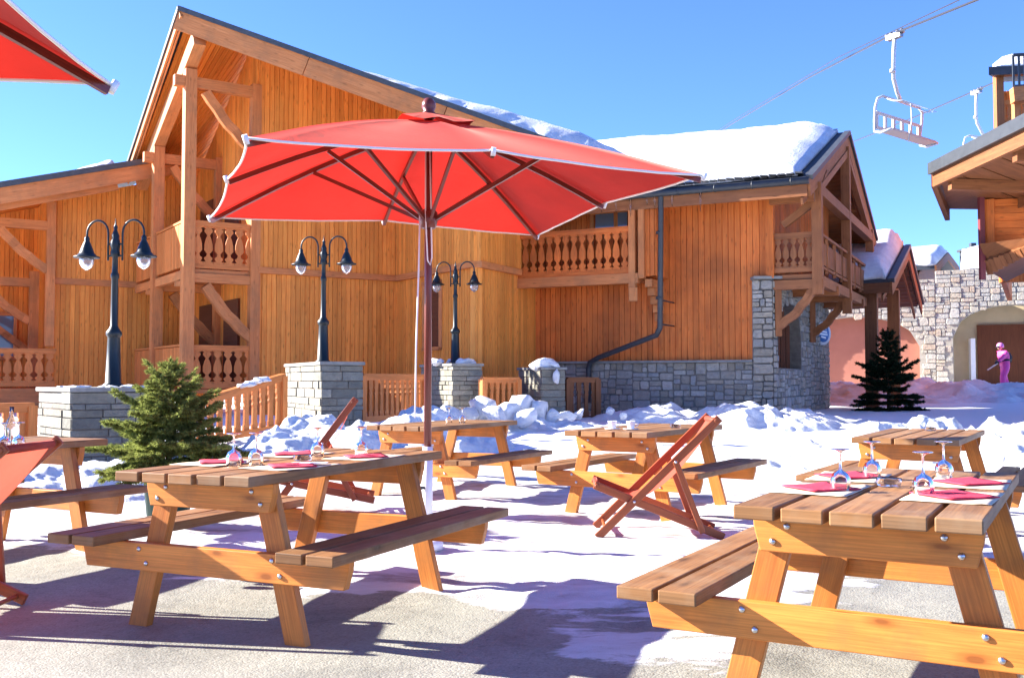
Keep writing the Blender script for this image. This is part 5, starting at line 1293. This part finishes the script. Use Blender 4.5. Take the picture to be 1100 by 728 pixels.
# ------------------------------------------------------------------ people
def skin_body(name, joints, edges, mat, parent, root=0):
    me = bpy.data.meshes.new(name); me.from_pydata([j[0] for j in joints], edges, []); me.materials.append(M[mat])
    o = bpy.data.objects.new(name, me); COL.objects.link(o); o.parent = parent
    md = o.modifiers.new('skin', 'SKIN'); md.use_smooth_shade = True
    for i, j in enumerate(joints): me.skin_vertices[0].data[i].radius = j[1] if hasattr(j[1], '__len__') else (j[1], j[1])
    me.skin_vertices[0].data[root].use_root = True
    s = o.modifiers.new('sub', 'SUBSURF'); s.levels = 2; s.render_levels = 2
    return o
def head(par, c, fwd, helmet_mat, hair=None):
    c = Vector(c); f = Vector(fwd).normalized(); s = f.cross(Z)
    mb = MB(); bm = bmesh.new(); bmesh.ops.create_uvsphere(bm, u_segments=18, v_segments=12, radius=1)
    vs = []
    for v in bm.verts:
        p = v.co; k = 1-.16*max(0, -p.z)
        vs.append(c+f*p.y*.098*k+s*p.x*.078*k+Z*p.z*.118)
    mb.mesh(vs, [[v.index for v in q.verts] for q in bm.faces]); bm.free()
    mb.lathe([(.018, -.012), (.014, .006), (0, .014)], c+f*.093-Z*.012, 8, ax=f)   # nose
    mb.tube([c+s*.078-Z*.03, c+s*.082+Z*.01], .012, 6); mb.tube([c-s*.078-Z*.03, c-s*.082+Z*.01], .012, 6)
    h = mb.build('head', 'skin', par)
    mb = MB()
    for sg in (-1, 1): mb.lathe([(.012, 0), (0, .006)], c+f*.088+s*sg*.032+Z*.012, 8, ax=f)
    mb.bar(c+f*.09-s*.022-Z*.05, c+f*.09+s*.022-Z*.05, .006, .008); mb.build('face', 'hair', h)
    return h, c, f, s
# skier in pink, walking left with poles, in front of the brown door
zs = zt(19.6, 39.5); pk = P(1079, 418, 38.6)
pe = empty('person', (pk.x, pk.y, pk.z), local=True, label='skier in a pink suit and helmet carrying light ski poles', cat='person'); 
pe.rotation_euler.z = R(12); pe.scale = (1.06, 1.06, 1.06)
J = [((.06, 0, .84), (.17, .15)), ((.03, 0, 1.05), (.17, .15)), ((-.04, 0, 1.27), (.19, .15)), ((-.08, 0, 1.38), (.09, .08)), ((-.11, 0, 1.44), (.06, .06)),
     ((-.05, -.2, 1.31), .095), ((-.26, -.27, 1.12), .08), ((-.46, -.28, 1.0), .06), ((-.02, .2, 1.31), .095), ((.14, .29, 1.08), .08), ((.10, .3, .88), .06),
     ((.02, -.11, .78), .14), ((-.15, -.12, .45), .115), ((-.13, -.12, .10), .105), ((.09, .11, .78), .14), ((.08, .12, .45), .115), ((.22, .12, .12), .105)]
Eg = [(0, 1), (1, 2), (2, 3), (3, 4), (2, 5), (5, 6), (6, 7), (2, 8), (8, 9), (9, 10), (0, 11), (11, 12), (12, 13), (0, 14), (14, 15), (15, 16)]
body = skin_body('body', J, Eg, 'pink_suit', pe)
h, c, f, s = head(pe, (-.15, 0, 1.53), (-1, 0, -.2), 'pink_helmet')
mb = MB(); mb.lathe([(.118, -.03), (.125, .02), (.118, .08), (.085, .13), (.04, .153), (0, .157)], c+Vector((.012, 0, 0)), 18); mb.build('helmet', 'pink_helmet', pe)
mb = MB(); mb.tube([c+f*.085-s*.075+Z*.02, c+f*.112+Z*.02, c+f*.085+s*.075+Z*.02], .03, 8); mb.build('goggles', 'black_cloth', pe)
mb = MB(); mb.tube([(.20, .02, .98), (.20, .02, 1.15), (.14, 0, 1.30)], [.1, .14, .1], 12); mb.tube([(-.16, -.17, 1.05), (0, -.22, 1.06), (.18, -.12, 1.06)], .035, 8); mb.tube([(-.16, -.17, 1.05), (-.19, 0, 1.03), (-.15, .18, 1.05), (.04, .23, 1.06)], .04, 8); mb.build('backpack', 'black_cloth', pe)
def glove(par, c, d):
    c = Vector(c); d = Vector(d).normalized(); s = d.cross(Z).normalized(); u = s.cross(d)
    mb = MB(); mb.tube([c-d*.03, c+d*.01, c+d*.06], [.034, .046, .04], 10)
    for k in range(4): b = c+d*.06+s*(k-1.5)*.02; l = (.05, .058, .055, .042)[k]; mb.tube([b, b+d*l*.6-u*.012, b+d*l*.7-u*.045], [.012, .012, .010], 8)
    mb.tube([c+s*.04, c+s*.06+d*.03, c+s*.045+d*.055-u*.03], [.014, .013, .011], 8); mb.build('glove', 'black_cloth', par)
glove(pe, (-.50, -.285, .98), (-1, 0, -.4)); glove(pe, (.09, .305, .84), (-.2, 0, -1))
mb = MB()
for x, y in ((-.16, -.12), (.19, .12)): mb.tube([(x+.08, y, .06), (x, y, .07), (x-.16, y, .05)], [.07, .075, .055], 10); mb.tube([(x+.03, y, .08), (x+.04, y, .26)], .08, 10)
mb.build('boot', 'black_cloth', pe)
sp = empty('ski_poles', (pk.x, pk.y, pk.z), R(12), local=True, label='light ski poles held out low by the pink skier', cat='ski poles')
mb = MB()
for k in (0, .035): mb.tube([(-.40, -.28+k, 1.04), (-.62, -.30+k, .92), (-.95, -.33+k, .74)], .022, 8)
mb.build('shaft', 'ski_tan', sp)
mb = MB(); mb.tube([(-.36, -.28, 1.06), (-.5, -.29, .99)], .026, 8); mb.build('grip', 'black_cloth', sp)
# lift passenger
cz = bpy.data.objects['lift_chair.001']
bpy.context.view_layer.update()
ps = empty('person', cz.matrix_world @ Vector((.2, -.02, -2.86)), R(14), local=True, label='dark-clothed passenger in a dark hat sitting on the lift chair', cat='person')
J = [((0, .08, .1), (.15, .12)), ((0, .12, .34), (.15, .11)), ((0, .1, .52), (.17, .12)), ((0, .08, .63), (.07, .07)), ((0, .07, .70), (.055, .055)),
     ((.19, .08, .55), .075), ((.25, -.02, .33), .06), ((.2, -.24, .27), .045), ((-.19, .08, .55), .075), ((-.25, -.02, .33), .06), ((-.2, -.24, .27), .045),
     ((.1, 0, .1), .11), ((.12, -.38, .1), .09), ((.12, -.42, -.3), .07), ((-.1, 0, .1), .11), ((-.12, -.38, .1), .09), ((-.12, -.42, -.3), .07)]
skin_body('body', J, Eg, 'navy_cloth', ps)
h, c, f, s = head(ps, (0, .05, .80), (0, -1, 0), 'black_cloth')
mb = MB(); mb.lathe([(.10, .02), (.108, .05), (.10, .10), (.06, .145), (.0, .16)], c, 16); mb.lathe([(.0, -.02), (.025, -.015), (.03, 0), (.02, .02), (0, .025)], c+Z*.17, 8); mb.build('hat', 'black_cloth', ps)
glove(ps, (.2, -.27, .26), (0, -1, -.2)); glove(ps, (-.2, -.27, .26), (0, -1, -.2))
mb = MB()
for x in (.12, -.12): mb.tube([(x, -.40, -.28), (x, -.42, -.42), (x, -.56, -.46)], [.075, .075, .055], 10)
mb.build('boot', 'black_cloth', ps)

for o in bpy.data.objects:
    if '_local' in o: del o['_local']
